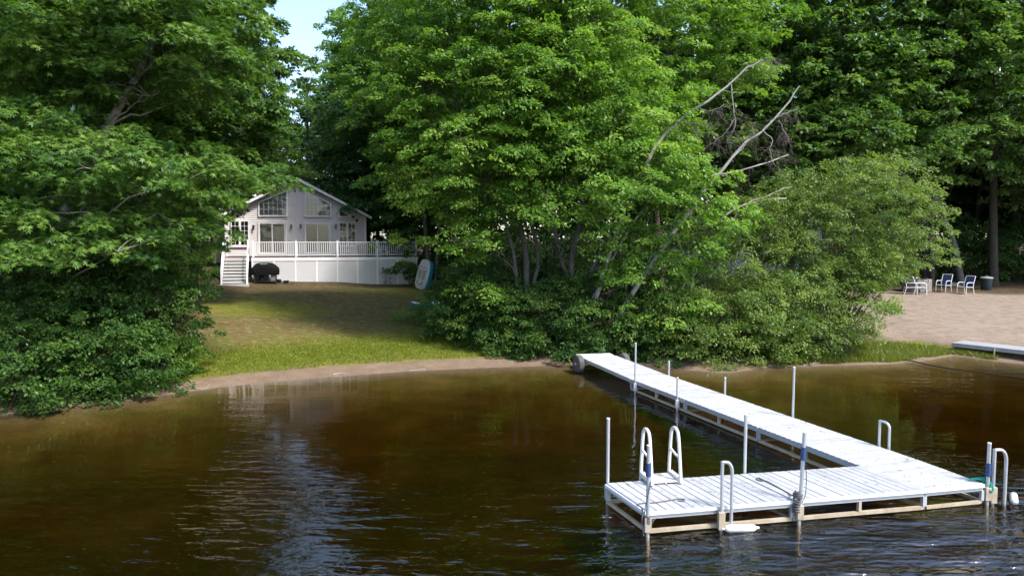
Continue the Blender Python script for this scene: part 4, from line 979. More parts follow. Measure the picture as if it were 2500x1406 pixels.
# ================================================================== FOLIAGE
def leaf_template(kind):
    if kind == 'simple':
        v = [(0, 0, 0), (.48, .30, .07), (1, 0, -.06), (.48, -.30, .07)]; f = [(0, 2, 1), (0, 3, 2)]
    elif kind == 'lobed':
        v = []; f = []
        for (tx_, ty, bx, bw) in ((1.0, 0, .30, .15), (.74, .46, .34, .13), (.74, -.46, .34, .13), (.20, .46, .22, .14), (.20, -.46, .22, .14)):
            d = np.array([tx_-bx, ty]); d /= np.linalg.norm(d); pn = np.array([-d[1], d[0]])*bw; k = len(v); c = np.array([bx, 0])-d*.08
            v += [(*(c+pn), .0), (tx_, ty, -.07), (*(c-pn), .0)]; f.append((k, k+2, k+1))
    elif kind == 'needle':
        v = [(0, .03, 0), (1, .0, 0), (0, -.03, 0), (0, .02, .03), (.9, .25, .12), (0, -.02, .03), (0, .02, -.03), (.9, -.25, .12), (0, -.02, -.03)]; f = [(0, 2, 1), (3, 5, 4), (6, 8, 7)]
    elif kind == 'blade':
        v = [(0, .5, 0), (0, -.5, 0), (1, 0, 0)]; f = [(0, 1, 2)]
    return np.array(v, float), np.array(f, int)
LT = {k: leaf_template(k) for k in ('simple', 'lobed', 'needle')}
def leaves_mesh(name, P, L, N, S, tint, kind, squash=None):
    V0, F0 = LT[kind]; L = unit(L); B = unit(np.cross(N, L)); N = np.cross(L, B); n = len(P)
    V = P[:, None, :] + S[:, None, None]*(V0[None, :, 0, None]*L[:, None, :]+V0[None, :, 1, None]*B[:, None, :]+V0[None, :, 2, None]*N[:, None, :])
    Fc = (F0[None]+(np.arange(n)*len(V0))[:, None, None]).reshape(-1, 3)
    return np_mesh(name, V.reshape(-1, 3), Fc, attr=np.repeat(tint, len(V0)))
def noise3(P, s, seed):
    r = np.random.default_rng(seed); o = np.zeros(len(P))
    for i in range(8):
        k = r.normal(size=3); k = k/np.linalg.norm(k)*s*r.uniform(.7, 1.6); k[2] *= 1.4; o += np.sin(P@k+r.uniform(0, 6.28))
    return o/8
GAPS = [(1022, 664, 48, 46, 41), (2248, 692, 52, 34, 40), (960, 560, 70, 60, 41)]          # clear sight past the boughs to the boat, the fire pit and the deck end
def clump_points(ells, sp, Rb, seed, gap=.0, gs=1.1, per=7, centre=None, floor=True, zs=2.1):
    """boughs spread through a union of ellipsoids, kept sp apart, each a drooping layered dome of sprays.
    returns spray centres, their outward directions and a tint offset"""
    r = np.random.default_rng(seed); out = []
    for (cx, cy, cz, rx, ry, rz) in ells:
        n = int(14*rx*ry*rz*4.19/(sp**3/zs))+8
        u = unit(r.normal(size=(n, 3))); rad = r.uniform(0, 1, n)**.36
        out.append(u*rad[:, None]*np.array([rx, ry, rz])+np.array([cx, cy, cz]))
    C = np.concatenate(out); C = C[noise3(C, gs, seed+1) > gap*4-.45]; C = C[r.permutation(len(C))]
    sc_ = np.array([1, 1, zs]); keep = np.zeros((len(C), 3)); k = 0; idx = []
    for i, c in enumerate(C*sc_):
        if k and np.min(np.sum((keep[:k]-c)**2, axis=1)) < sp*sp: continue
        keep[k] = c; k += 1; idx.append(i)
    C = C[idx]; m = len(C)
    if centre is None: centre = np.mean(C, axis=0)
    od = C-centre; od[:, 2] = 0; od[:, 1] -= .5; od = unit(od+r.normal(0, .25, (m, 3))*np.array([1, 1, 0]))
    RB = Rb*r.uniform(.65, 1.3, m); cnt = np.maximum(3, per*(RB/Rb)**2*r.uniform(.7, 1.3, m)).astype(int); ix = np.repeat(np.arange(m), cnt); n = len(ix)
    ang = r.uniform(0, 6.283, n); rho = np.sqrt(r.uniform(0, 1, n)); D_ = od[ix]; Sd = np.stack([-D_[:, 1], D_[:, 0], 0*D_[:, 0]], 1)
    off = (D_*(np.cos(ang)*rho*1.25+.15)[:, None]+Sd*(np.sin(ang)*rho*.9)[:, None])*RB[ix][:, None]
    z = (-.42*rho**2+.10*r.normal(size=n)+.18*(np.cos(ang)*rho<0))*RB[ix]
    P = C[ix]+off; P[:, 2] += z; d = unit(off+.25*RB[ix][:, None]*D_)
    bt = r.normal(0, .13, m)[ix]
    hole = np.zeros(len(P), bool); vx = 1250+F*P[:, 0]/(P[:, 1]*CP-(P[:, 2]-CAMZ)*SP); vy = 703-F*np.tan(np.arctan2(P[:, 2]-CAMZ, P[:, 1])+PITCH)
    if floor:
        for (hx_, hy_, ra, rb, yl) in GAPS: hole |= (((vx-hx_)/ra)**2+((vy-hy_)/rb)**2 < 1) & (P[:, 1] < yl)
    P, d, bt = P[~hole], d[~hole], bt[~hole]
    if floor: g = np.maximum(height(P[:, 0], P[:, 1]), 0); q = P[:, 2] > g+.10; P, d, bt = P[q], d[q], bt[q]
    return P, d, bt
def sprays(P, d, bt, seed, Rc=(.5, 1.0), nl=60, ls=.15, droop=.35, kind='simple', name='crown', upj=.38, thick=.10, flat=1.0, tvar=.2, ls_var=.25):
    """leaf sprays: every clump is a flattened drooping fan of leaves pointing away from the stem"""
    r = np.random.default_rng(seed); m = len(P); d = d.copy(); d[:, 2] *= .25; d = unit(d+r.normal(0, .35, (m, 3))*np.array([1, 1, .3]))
    Rr = r.uniform(Rc[0], Rc[1], m); cnt = np.maximum(6, (nl*(Rr/np.mean(Rc))**2*r.uniform(.6, 1.3, m))).astype(int)
    idx = np.repeat(np.arange(m), cnt); n = len(idx); D_ = d[idx]; RR = Rr[idx][:, None]
    up = np.array([0, 0, 1.]); Sd = unit(np.cross(up, D_)); U = unit(np.cross(D_, Sd))
    ph = r.normal(0, .95, n); rho = np.sqrt(r.uniform(0, 1, n))
    lx = np.cos(ph)*rho; ly = np.sin(ph)*rho
    O = D_*lx[:, None]*RR+Sd*ly[:, None]*RR*.8
    hz = (-droop*rho**2+r.normal(0, thick, n))*RR[:, 0]*flat
    Q = P[idx]+O+U*hz[:, None]
    radial = unit(D_*(lx+.35)[:, None]+Sd*ly[:, None]); Ld = unit(radial+r.normal(0, .45, (n, 3))-up*(.22+droop*.5*rho)[:, None])
    Nn = unit(up*1.0+radial*(droop*.9*rho)[:, None]+r.normal(0, upj, (n, 3)))
    S = ls*r.uniform(1-ls_var, 1+ls_var, n)
    ct = np.clip(.5+bt+r.normal(0, .10, m), 0, 1); tint = np.clip(ct[idx]+r.normal(0, tvar, n)*.7+.10*(rho-.6), 0, 1)
    return leaves_mesh(name, Q, Ld, Nn, S, tint, kind), Rr
def wood(P, trunk, tr, seed, nlimb=18, twigs=.6, sides=7, lr=.055):
    """limbs from the trunk polyline to the clumps; returns tubes"""
    r = np.random.default_rng(seed); limbs = []; tw = []; T = trunk; k = len(T); arc = np.arange(k)
    sel = r.choice(len(P), min(nlimb, len(P)), replace=False); samples = []
    for i in sel:
        tip = P[i]; hd = np.linalg.norm(T[:, :2]-tip[:2], axis=1); want = tip[2]-.55*hd
        j = int(np.argmin(np.abs(T[:, 2]-want)+.15*hd)); j = min(max(j, k//6), k-2); a = T[j]
        mid = (a+tip)/2+np.array([0, 0, .10*np.linalg.norm(tip-a)])+r.normal(0, .12, 3)*np.linalg.norm(tip-a)*.4
        C = bez(a, mid, tip, 9); C[1:-1] += r.normal(0, .035, (7, 3))*np.linalg.norm(tip-a)*.6
        r0 = min(tr[j]*.6, lr*(.5+.12*np.linalg.norm(tip-a))); limbs.append((C, np.linspace(r0, .012, 9), sides)); samples.append(C[2:])
    S = np.concatenate(samples) if samples else T
    for i in np.nonzero(r.uniform(size=len(P)) < twigs)[0]:
        d = np.linalg.norm(S-P[i], axis=1)+.6*np.maximum(0, S[:, 2]-P[i, 2]); j = int(np.argmin(d))
        if np.linalg.norm(S[j]-P[i]) > 1.5: continue
        m_ = (S[j]+P[i])/2+r.normal(0, .16, 3)*np.linalg.norm(S[j]-P[i])+np.array([0, 0, .06]); tw.append((bez(S[j], m_, P[i], 4), np.array([.016, .012, .009, .005]), 4))
    return limbs, tw
def ell_px(e):
    """(px, py, Y, rx_px, ry_px, depth_m) -> world ellipsoid"""
    px, py, Y, rx, ry, dp = e; c = at_y(px, py, Y); return (c[0], c[1], c[2], rx*Y/F, dp, ry*Y/F)
def ground_top(ells): return ells
TRI = [0]
def tree(name, label, cat, base, path, r0, ells, sp, Rb, seed, leaf, kind, ls, nl, Rc, bark, nlimb=18, group=None, droop=.35, gap=.0, gs=1.1, twigs=.25, carve=(), extra_trunks=(), upj=.38, thick=.10, r1=.03, lr=.055, per=7):
    E_ = [ell_px(e) for e in ells]
    bx, by = base; e = empty(name, (bx, by, gz(bx, by)), 0, label, cat, group)
    T = smooth_path([(bx, by, gz(bx, by)-.3)]+list(path), 16); rr = np.linspace(1, 0, 16)**.8*(r0-r1)+r1; rr[0] *= 1.25
    P, d, bt = clump_points(E_, sp, Rb, seed, gap, gs, per)
    vy = 703-F*np.tan(np.arctan2(P[:, 2]-CAMZ, P[:, 1])+PITCH); vx = 1250+F*P[:, 0]/(P[:, 1]*CP-(P[:, 2]-CAMZ)*SP)
    inhole = np.zeros(len(P), bool)
    for (hx_, hy_, ra, rb, yl) in carve: inhole |= (((vx-hx_)/ra)**2+((vy-hy_)/rb)**2 < 1) & (P[:, 1] < yl)      # openings in the crown that show the stems
    kp_ = ~inhole & ((vy > -70) | (np.random.default_rng(seed+2).uniform(size=len(P)) < .5)); P, d, bt = P[kp_], d[kp_], bt[kp_]   # thinner crown above the view
    o = link('trunk', tubes_mesh('trunk', [(T, rr, 10)]), M[bark]); wp(o, e)
    paths = [(T, rr)]
    for (pts, ra, rb) in extra_trunks:
        g_ = gz(pts[0][0], pts[0][1])-.15; pts = ([np.array([pts[0][0], pts[0][1]+.05, g_])] if pts[0][2] > g_ else [])+list(pts); T2 = smooth_path(pts, 14); q = np.linspace(ra, rb, 14); paths.append((T2, q)); wp(link('trunk', tubes_mesh('trunk', [(T2, q, 9)]), M[bark]), e)
    if len(paths) == 1: groups = [P]
    else:
        k = np.argmin(np.stack([np.min(np.linalg.norm(P[:, None]-p[0][None], axis=2), axis=1) for p in paths]), axis=0); groups = [P[k == i] for i in range(len(paths))]
    for i, g in enumerate(groups):
        if len(g) < 5: continue
        limbs, tw = wood(g, paths[i][0], paths[i][1], seed+5+i, max(4, nlimb*len(g)//len(P)), twigs, lr=lr)
        if limbs: wp(link('branches', tubes_mesh('branches', limbs), M[bark]), e)
        if tw: wp(link('twigs', tubes_mesh('twigs', tw), M[bark]), e)
    me, _ = sprays(P, d, bt, seed+9, Rc, nl, ls, droop, kind, 'crown', upj=upj, thick=thick)
    TRI[0] += len(me.polygons); c = link('crown', me, LM[leaf]); wp(c, e); c['kind'] = 'stuff'; STAT.append((name, label[:30], len(P), len(me.polygons)))
    return e
STAT = []
def on(px, Y): x = (px-1250)/F*Y; return (x, Y)
# ---------------------------------------------------------------- left oaks at the lake
b = at_y(70, 890, 22.5)
tree('oak_tree', 'large oak with pale leaning trunk, its boughs reaching toward the cottage', 'tree', (b[0], 22.5),
     [at_y(110, 700, 22.5), at_y(165, 500, 22.5), at_y(285, 270, 22.8), at_y(350, 150, 23), at_y(400, -20, 23), at_y(440, -300, 23.5)], .20,
     [(100, 60, 21, 240, 190, 2.6), (330, 60, 22, 270, 160, 3), (60, 330, 20, 170, 130, 2), (240, 400, 20.5, 240, 90, 2.2), (425, 412, 21.5, 170, 66, 1.8), (535, 408, 22.2, 110, 32, 1.1), (300, 545, 21, 170, 75, 1.8), (110, 560, 19.5, 180, 90, 1.8), (415, 560, 21.5, 62, 55, 1.1), (680, 432, 22, 40, 13, .4), (350, -250, 23, 260, 220, 3.4)],
     1.05, .85, 101, 'oak', 'lobed', .20, 38, (.35, .65), 'bark_pale', 26, lr=.05, carve=[(280, 275, 34, 40, 23), (305, 235, 34, 40, 23), (330, 190, 34, 40, 23), (352, 145, 34, 40, 23.2), (372, 95, 32, 40, 23.2), (160, 505, 34, 45, 22.6)])
b = at_y(110, 850, 27)
tree('oak_tree', 'upright oak behind the leaning one at the lake edge, trunk straight and dark', 'tree', (b[0], 27),
     [at_y(120, 600, 27), at_y(125, 300, 27), at_y(140, 100, 27), at_y(150, -300, 27)], .22,
     [(80, 60, 27.5, 260, 260, 2.6), (250, 250, 27.5, 220, 160, 2.4), (40, 430, 26.5, 160, 160, 2), (120, -280, 27, 300, 200, 3.4), (300, 520, 27, 180, 100, 2)],
     1.35, 1.0, 131, 'oak', 'simple', .23, 38, (.35, .65), 'bark_dark', 18)
b = at_y(470, 700, 33)
tree('oak_tree', 'dark green oak standing beside the cottage steps', 'tree', (b[0], 33),
     [at_y(480, 500, 33), at_y(500, 300, 33), at_y(520, 100, 33), at_y(525, -120, 33)], .2,
     [(500, 300, 32, 190, 180, 2.6), (560, 330, 33, 140, 130, 2.4), (480, 110, 33, 150, 190, 2.8), (545, 30, 33, 75, 90, 2), (400, 450, 32, 150, 120, 2.2), (600, 160, 33, 95, 75, 1.6), (430, -60, 33, 130, 120, 3)],
     1.2, .95, 161, 'redoak', 'simple', .21, 52, (.35, .65), 'bark_dark', 20)
# ---------------------------------------------------------------- centre maples
b = at_y(1280, 770, 29)
tree('maple_tree', 'bright green maple clump with several stems fanning out of the shrubs beside the lawn', 'tree', (b[0], 29),
     [at_y(1285, 640, 29), at_y(1265, 530, 29), at_y(1240, 400, 29), at_y(1230, 200, 29), at_y(1220, -150, 29)], .15,
     [(1130, 210, 29, 190, 170, 2.6), (1250, 60, 29, 220, 160, 2.8), (1060, 320, 29.5, 90, 120, 2), (1200, 380, 27.8, 200, 110, 2), (1320, 250, 28, 170, 150, 2.4), (1140, 500, 28.2, 105, 75, 1.7), (1010, 390, 30, 75, 60, 1.4), (1230, 580, 27.5, 110, 60, 1.4), (1190, 690, 27.3, 75, 35, 1.0), (890, 285, 30.5, 45, 16, .6), (1050, 100, 31, 130, 150, 2.2), (1250, -220, 29, 260, 200, 3.2)],
     1.15, .95, 201, 'maple', 'simple', .152, 60, (.35, .65), 'bark', 30, droop=.42, gap=.025, twigs=.25, carve=[(1300, 625, 100, 85, 29.5), (1390, 640, 70, 80, 29)], 
     extra_trunks=[([at_y(1275, 770, 29.2), at_y(1315, 640, 29.2), at_y(1290, 500, 29), at_y(1300, 300, 29), at_y(1310, 50, 29)], .12, .04),
                   ([at_y(1265, 760, 28.6), at_y(1250, 600, 28.4), at_y(1190, 430, 28.4), at_y(1120, 250, 29), at_y(1090, 60, 29)], .11, .03)])
b = at_y(1400, 730, 28.5)
tree('maple_tree', 'bright green maple with grey stems spreading over the shore, between lawn and dock', 'tree', (b[0], 28.5),
     [at_y(1395, 640, 28.5), at_y(1420, 520, 28.5), at_y(1425, 300, 28.5), at_y(1440, 100, 28.8), at_y(1450, -150, 29)], .15,
     [(1450, 360, 27.4, 210, 95, 2), (1560, 440, 26.8, 190, 85, 1.9), (1400, 480, 26.8, 140, 70, 1.6), (1660, 540, 26.6, 140, 70, 1.5), (1540, 250, 28, 150, 80, 1.9), (1420, 130, 28.6, 130, 130, 2.2), (1500, 600, 27, 130, 60, 1.3), (1690, 560, 27, 60, 45, 1.0), (1600, 640, 26.6, 110, 60, 1.2), (1610, 730, 26.4, 90, 55, 1.1), (1450, -200, 29, 240, 180, 3.2)],
     1.15, .95, 231, 'maple', 'simple', .152, 62, (.35, .65), 'bark', 28, droop=.42, gap=.025, twigs=.25, carve=[(1300, 625, 100, 85, 29.5), (1390, 640, 70, 80, 29)], 
     extra_trunks=[([at_y(1410, 740, 28), at_y(1465, 620, 27.5), at_y(1530, 500, 27), at_y(1600, 420, 27)], .12, .03),
                   ([at_y(1405, 735, 28.3), at_y(1360, 600, 28.2), at_y(1345, 450, 28.3), at_y(1330, 250, 28.5)], .11, .03)])
b = at_y(1620, 700, 34)
tree('maple_tree', 'tall maple with airy bright crown rising behind the shore maples', 'tree', (b[0], 34),
     [at_y(1600, 500, 34), at_y(1570, 300, 34), at_y(1560, 100, 34), at_y(1560, -200, 34)], .18,
     [(1680, 70, 33.5, 160, 75, 2), (1600, 190, 33, 130, 60, 1.7), (1760, 160, 34, 90, 60, 1.6), (1480, 20, 34, 120, 90, 2.2), (1590, 330, 33, 80, 50, 1.6), (1780, 20, 34, 110, 60, 2), (1600, -190, 34, 240, 130, 3.2)],
     1.3, 1.1, 261, 'maple', 'simple', .18, 54, (.35, .65), 'bark_dark', 22, droop=.38)
b = at_y(1045, 680, 43)
tree('maple_tree', 'slender maple with a pale straight trunk at the deck corner', 'tree', (b[0], 43),
     [at_y(1042, 600, 43), at_y(1028, 450, 43), at_y(1020, 250, 43), at_y(1010, 20, 43)], .15,
     [(975, 582, 42, 45, 12, .6), (1020, 420, 42, 60, 50, 1.4), (960, 160, 43, 130, 110, 2.4), (1000, 20, 43, 130, 110, 2.6), (930, 90, 44, 90, 100, 2), (1110, 440, 42, 60, 70, 1.6)],
     1.15, .9, 291, 'maple', 'simple', .17, 48, (.35, .65), 'bark', 16,
     extra_trunks=[([at_y(1063, 692, 42.6), at_y(1068, 600, 42.6), at_y(1075, 480, 42.8), at_y(1080, 300, 43)], .11, .05)])
# ---------------------------------------------------------------- alders and birches over the water
def shrub(name, label, px, py, Y, ells, sp, Rb, seed, leaf='shrub', ls=.10, nl=55, Rc=(.22, .42), kind='simple', group=None, bark='bark_dark', stems=5, gap=-.02, droop=.3, cat='shrub', thick=.14, upj=.42, per=6, gs=1.8):
    x, y = on(px, Y); e = empty(name, (x, y, max(gz(x, y), 0)), 0, label, cat, group)
    EL = [list(ell_px(q)) for q in ells]
    for q in EL: q[2] = max(q[2], max(gz(q[0], q[1]), 0)+.35*q[5])
    base = np.array([x, y, gz(x, y)])
    P, d, bt = clump_points(EL, sp, Rb, seed, gap, gs, per, zs=1.6)
    r = np.random.default_rng(seed); tubes = []
    for i in r.choice(len(P), min(stems*5, len(P)), replace=False):
        b0 = base+np.array([*r.normal(0, .22, 2), -.15]); b0[2] = gz(b0[0], b0[1])-.1; mid = (b0+P[i])/2+np.array([0, 0, .25*np.linalg.norm(P[i][:2]-b0[:2])])
        tubes.append((bez(b0, mid, P[i], 8), np.linspace(r.uniform(.016, .03), .006, 8), 5))
    wp(link('stems', tubes_mesh('stems', tubes), M[bark]), e)
    me, _ = sprays(P, d, bt, seed+3, Rc, nl, ls, droop, kind, 'foliage', thick=thick, upj=upj); TRI[0] += len(me.polygons); STAT.append((name, label[:30], len(P), len(me.polygons)))
    f = link('foliage', me, LM[leaf]); wp(f, e); f['kind'] = 'stuff'; return e
AL = dict(leaf='alder', ls=.10, nl=58, Rc=(.28, .52), stems=8, cat='tree', droop=.35, per=7)
shrub('alder_tree', 'broad alder with small yellow-green leaves leaning out over the beach side', 2050, 800, 28.5,
      [(2090, 480, 29, 150, 95, 2.2), (2175, 550, 28.6, 95, 110, 1.8), (1960, 560, 28.3, 150, 90, 2), (2080, 610, 27.8, 140, 80, 1.7), (2130, 640, 28, 60, 45, 1.1), (1960, 470, 29, 90, 60, 1.4), (2150, 410, 29.5, 80, 45, 1.5)], .85, .7, 301, bark='bark', **AL)
shrub('alder_tree', 'round alder bush at the grassy point, its lowest boughs near the sand', 2060, 850, 26.6,
      [(2025, 740, 26.9, 90, 72, 1.5), (1955, 795, 26.4, 100, 66, 1.3), (2080, 700, 27.2, 60, 45, 1.1), (2030, 680, 27.4, 110, 60, 1.3), (1940, 720, 26.8, 110, 70, 1.3)], .72, .58, 311, bark='bark', **AL)
shrub('alder_tree', 'alder drooping over the water beside the dock, branch tips almost wet', 1760, 860, 26.2,
      [(1760, 820, 25.6, 120, 65, 1.3), (1840, 780, 26, 110, 75, 1.4), (1690, 770, 26.2, 100, 80, 1.3), (1800, 876, 24.9, 65, 26, .7), (1880, 840, 25.8, 80, 50, 1.0)], .66, .52, 321, bark='bark_dark', **AL)
shrub('alder_tree', 'loose alder with thin branches in front of the neighbouring porch', 1800, 760, 28,
      [(1740, 650, 27.6, 110, 55, 1.2), (1850, 700, 27.3, 120, 60, 1.4), (1690, 700, 27.3, 100, 80, 1.3), (1860, 520, 28.5, 130, 55, 1.3), (1780, 560, 28.4, 100, 50, 1.2), (1880, 600, 28, 70, 40, 1)], .9, .68, 331, bark='birch', **AL)
# leaning birch stems and the two dead snags
def snag(name, label, path, r0, r1, base, branches, bark, twigs=0, seed=0):
    e = empty(name, (base[0], base[1], gz(base[0], base[1])), 0, label, 'tree'); path = [np.array([base[0]-.25, base[1], gz(base[0]-.25, base[1])-.12])]+list(path); T = smooth_path(path, 20); T[1:-1] += np.random.default_rng(seed+50).normal(0, .028, (18, 3)); wp(link('trunk', tubes_mesh('trunk', [(T, np.linspace(r0, r1, 20), 9)]), M[bark]), e); r = np.random.default_rng(seed)
    for pts, ra in branches:
        Bp = smooth_path(pts, 12); Bp[1:-1] += r.normal(0, .02, (10, 3)); wp(link('branch', tubes_mesh('branch', [(Bp, np.linspace(ra, ra*.35, 12), 6)]), M[bark]), e)
        tw = []
        for _ in range(twigs):
            j = r.integers(4, 12); a = Bp[j]; L = r.uniform(.25, .8); d = unit(np.array([r.normal(0, .6), r.normal(0, .5), -.5+r.normal(0, .5)]))
            c = a+d*L+np.array([0, 0, -.25*L]); C = bez(a, a+d*L*.6, c, 6); C[1:] += r.normal(0, .025, (5, 3)); tw.append((C, np.linspace(.008, .003, 6), 3))
            for _2 in range(3):
                i2 = r.integers(2, 6); a2 = C[i2]; d2 = unit(d+r.normal(0, .8, 3)); tw.append((bez(a2, a2+d2*L*.2, a2+d2*L*.45+np.array([0, 0, -.06]), 4), np.linspace(.005, .002, 4), 3))
        if tw: t_ = link('twigs', tubes_mesh('twigs', tw), M['twig']); wp(t_, e)
    return e
Yb = 26.4
q = lambda x, y, Y=Yb: at_y(x, y, Y)
snag('dead_birch', 'bare dead birch leaning over the alders, forked with a long side limb', [q(1500, 790), q(1560, 690), q(1640, 580), q(1705, 490), q(1750, 430), q(1810, 362), q(1880, 300), q(1925, 250), q(1952, 210)], .11, .02, q(1500, 790),
     [([q(1690, 447), q(1745, 428), q(1800, 418), q(1860, 400), q(1925, 378, 29.6)], .05), ([q(1880, 300), q(1910, 280), q(1945, 268)], .025), ([q(1790, 385), q(1830, 340), q(1840, 300)], .02), ([q(1900, 295), q(1915, 320), q(1928, 345)], .016),
      ([q(1860, 318), q(1885, 340), q(1880, 380), q(1905, 420)], .02)], 'dead', 26, 5)
snag('dead_birch', 'bare dead trunk leaning higher up with hanging grey twigs', [q(1480, 640, 27), q(1560, 430, 27), q(1630, 322, 27), q(1700, 265, 27), q(1765, 220, 27), q(1830, 165, 27), q(1862, 146, 27)], .10, .02, q(1440, 740, 27),
     [([q(1785, 205, 27), q(1790, 260, 27), q(1795, 310, 27), q(1775, 345, 27)], .022), ([q(1820, 175, 27), q(1850, 152, 27), q(1892, 147, 27)], .018), ([q(1700, 265, 27), q(1735, 270, 27), q(1770, 255, 27)], .016), ([q(1795, 290, 27), q(1760, 335, 27), q(1700, 375, 27)], .014), ([q(1640, 312, 27), q(1690, 300, 27), q(1730, 310, 27)], .014)], 'dead', 26, 6)
for i, (pth, r0, lb) in enumerate((
    ([(1405, 800), (1450, 720), (1490, 640), (1540, 555), (1600, 470)], .085, 'slim pale birch stem leaning across the dark hollow under the maples'),
    ([(1530, 745), (1570, 660), (1620, 590), (1690, 520)], .07, 'pale mottled stem leaning away beside the crossed dead twigs'),
    ([(1670, 690), (1700, 610), (1790, 510), (1920, 485)], .06, 'thin white birch stem bent nearly flat over the alder tops'))):
    P = [at_y(x, y, 27.2) for x, y in pth]
    g0 = P[0].copy(); g0[0] -= .4; g0[2] = gz(g0[0], g0[1])-.1
    snag('birch_stem', lb, [g0]+P, r0, .03, g0, [([P[-2], P[-1]+np.array([.3, .2, .5])], .03)], 'birch', 0, 20+i)
# ---------------------------------------------------------------- oaks above the beach
for i, (lb, px, path, ells, sd_, rr_) in enumerate((
    ('dark oak on the far side of the alders, its crown spreading over the dead birches', 1930, [(1935, 500), (1930, 300), (1925, 100), (1920, -150)],
     [(1900, 90, 42, 170, 110, 3.2), (2060, 180, 41, 150, 110, 2.8), (1850, 250, 42, 120, 90, 2.6), (2050, 330, 40, 150, 90, 2.6), (1960, -120, 42, 260, 140, 4), (1780, 330, 42, 120, 90, 2.4), (1960, 420, 40.5, 120, 60, 2)], 401, .24),
    ('oak with a thick leaning pale trunk rising behind the beach chairs', 2352, [(2330, 600), (2300, 520), (2250, 380), (2220, 150), (2200, -150)],
     [(2200, 120, 42, 160, 130, 3), (2250, 300, 41, 130, 90, 2.4), (2130, 270, 41, 110, 110, 2.4), (2330, 20, 42, 150, 110, 3), (2200, -150, 42, 240, 130, 4)], 421, .21),
    ('thick straight dark oak standing behind the bin', 2428, [(2425, 550), (2425, 350), (2420, 150), (2420, -150)],
     [(2400, 130, 42.5, 160, 120, 3), (2460, 300, 41.5, 110, 90, 2.4), (2350, 230, 42, 110, 60, 2.2), (2520, 90, 43, 130, 170, 3), (2420, -130, 42.5, 240, 130, 4), (2330, 330, 41, 90, 45, 1.6), (2560, 380, 42, 110, 130, 2.6)], 441, .28))):
    Y = 43.5; b = on(px, Y); tree('oak_tree', lb, 'tree', b, [at_y(x, y, Y) for x, y in path], rr_, ells, 1.5, 1.2, sd_, 'redoak', 'simple', .28, 38, (.35, .65), 'bark_dark' if i != 1 else 'bark', 22, twigs=.15)
tree('oak_tree', 'double-stemmed dark oak at the edge of the beach behind the fire pit', 'tree', on(2262, 44), [at_y(2258, 560, 44), at_y(2250, 420, 44), at_y(2240, 250, 44)], .17,
     [(2250, 400, 43.5, 60, 50, 1.6), (2240, 250, 44, 100, 80, 2.4)], 1.4, 1.1, 461, 'redoak', 'simple', .25, 50, (.35, .65), 'bark_dark', 8, extra_trunks=[([at_y(2275, 690, 43.6), at_y(2273, 560, 43.6), at_y(2285, 420, 43.6), at_y(2290, 250, 43.6)], .19, .1)])
# ---------------------------------------------------------------- shrub thickets
sh = [
 ('leafy shrub at the water edge, its leaves touching the sandy strip', 60, 940, 18.6, [(40, 900, 18.4, 150, 90, 1.0), (190, 930, 18.9, 90, 60, .7), (-40, 820, 18.8, 120, 110, 1.0)], 12, 'shrub', .115),
 ('dense round-leaved shrub between the oak trunk and the sandy strip', 240, 900, 20, [(230, 850, 19.8, 140, 95, 1.1), (330, 900, 20.2, 90, 60, .8), (150, 760, 20.3, 120, 90, 1.0)], 11, 'shrub', .115),
 ('tall shrub at the lawn edge with paler leaf tips', 400, 850, 22.5, [(390, 790, 22, 100, 110, 1.1), (430, 700, 22.6, 70, 95, .9), (340, 680, 22.4, 110, 90, 1.1)], 9, 'shrub', .11),
 ('deep green shrub under the low oak boughs', 80, 780, 22, [(60, 720, 21.6, 130, 110, 1.2), (200, 680, 22, 120, 100, 1.1)], 8, 'shrub', .12),
 ('small bright sapling under the oak at the lawn edge', 300, 740, 24, [(290, 640, 24, 130, 60, 1.2), (400, 650, 24.4, 70, 50, .9)], 7, 'fern', .11),
 ('low leafy plant at the tip of the thicket on the lawn corner', 375, 935, 20.8, [(365, 930, 20.6, 55, 30, .5), (425, 870, 21.4, 40, 60, .5)], 18, 'fern', .07),
 ('clipped leafy bush hiding the foot of the pedal boat', 1060, 780, 32, [(1050, 762, 31.8, 55, 42, .9), (1014, 755, 32.6, 24, 16, .45), (1105, 800, 30.6, 70, 50, .9), (1110, 730, 32, 45, 40, .8)], 12, 'fern', .085),
 ('dark shrub mass on the lawn side under the maple stems', 1180, 820, 28, [(1170, 775, 28.2, 110, 85, 1.3), (1160, 690, 29, 75, 45, 1.2), (1250, 830, 27, 90, 45, .9)], 9, 'shrub', .11),
 ('dark round-leaved shrub at the shore below the maple stems', 1320, 850, 26.6, [(1320, 800, 26.6, 110, 75, 1.2), (1250, 740, 27.6, 110, 60, 1.2), (1400, 840, 26, 80, 42, .8)], 10, 'shrub', .115),
 ('shrub crowding the landward end of the dock', 1470, 850, 26.4, [(1460, 790, 26.6, 110, 80, 1.1), (1400, 720, 27.4, 100, 60, 1.1), (1520, 740, 27.2, 80, 60, 1.0)], 9, 'shrub', .115),
 ('dark shrub between the dock and the drooping alder', 1600, 850, 26.2, [(1590, 800, 26.3, 90, 75, 1.1), (1650, 850, 25.7, 70, 45, .8), (1560, 850, 26.2, 60, 32, .7)], 10, 'shrub', .11),
 ('low shrub at the foot of the porch steps', 525, 690, 42.5, [(528, 678, 42.5, 20, 20, .6), (565, 688, 42.2, 12, 10, .4)], 22, 'fern', .08),
]
for i, (lb, px, py, Y, ells, dens, lf, ls) in enumerate(sh):
    k_ = .62 if dens < 15 else .3; shrub('leafy_shrub', lb, px, py, Y, ells, k_, k_*.8, 500+7*i, lf, ls, 48 if dens < 15 else 26, (.22, .42) if dens < 15 else (.12, .25))
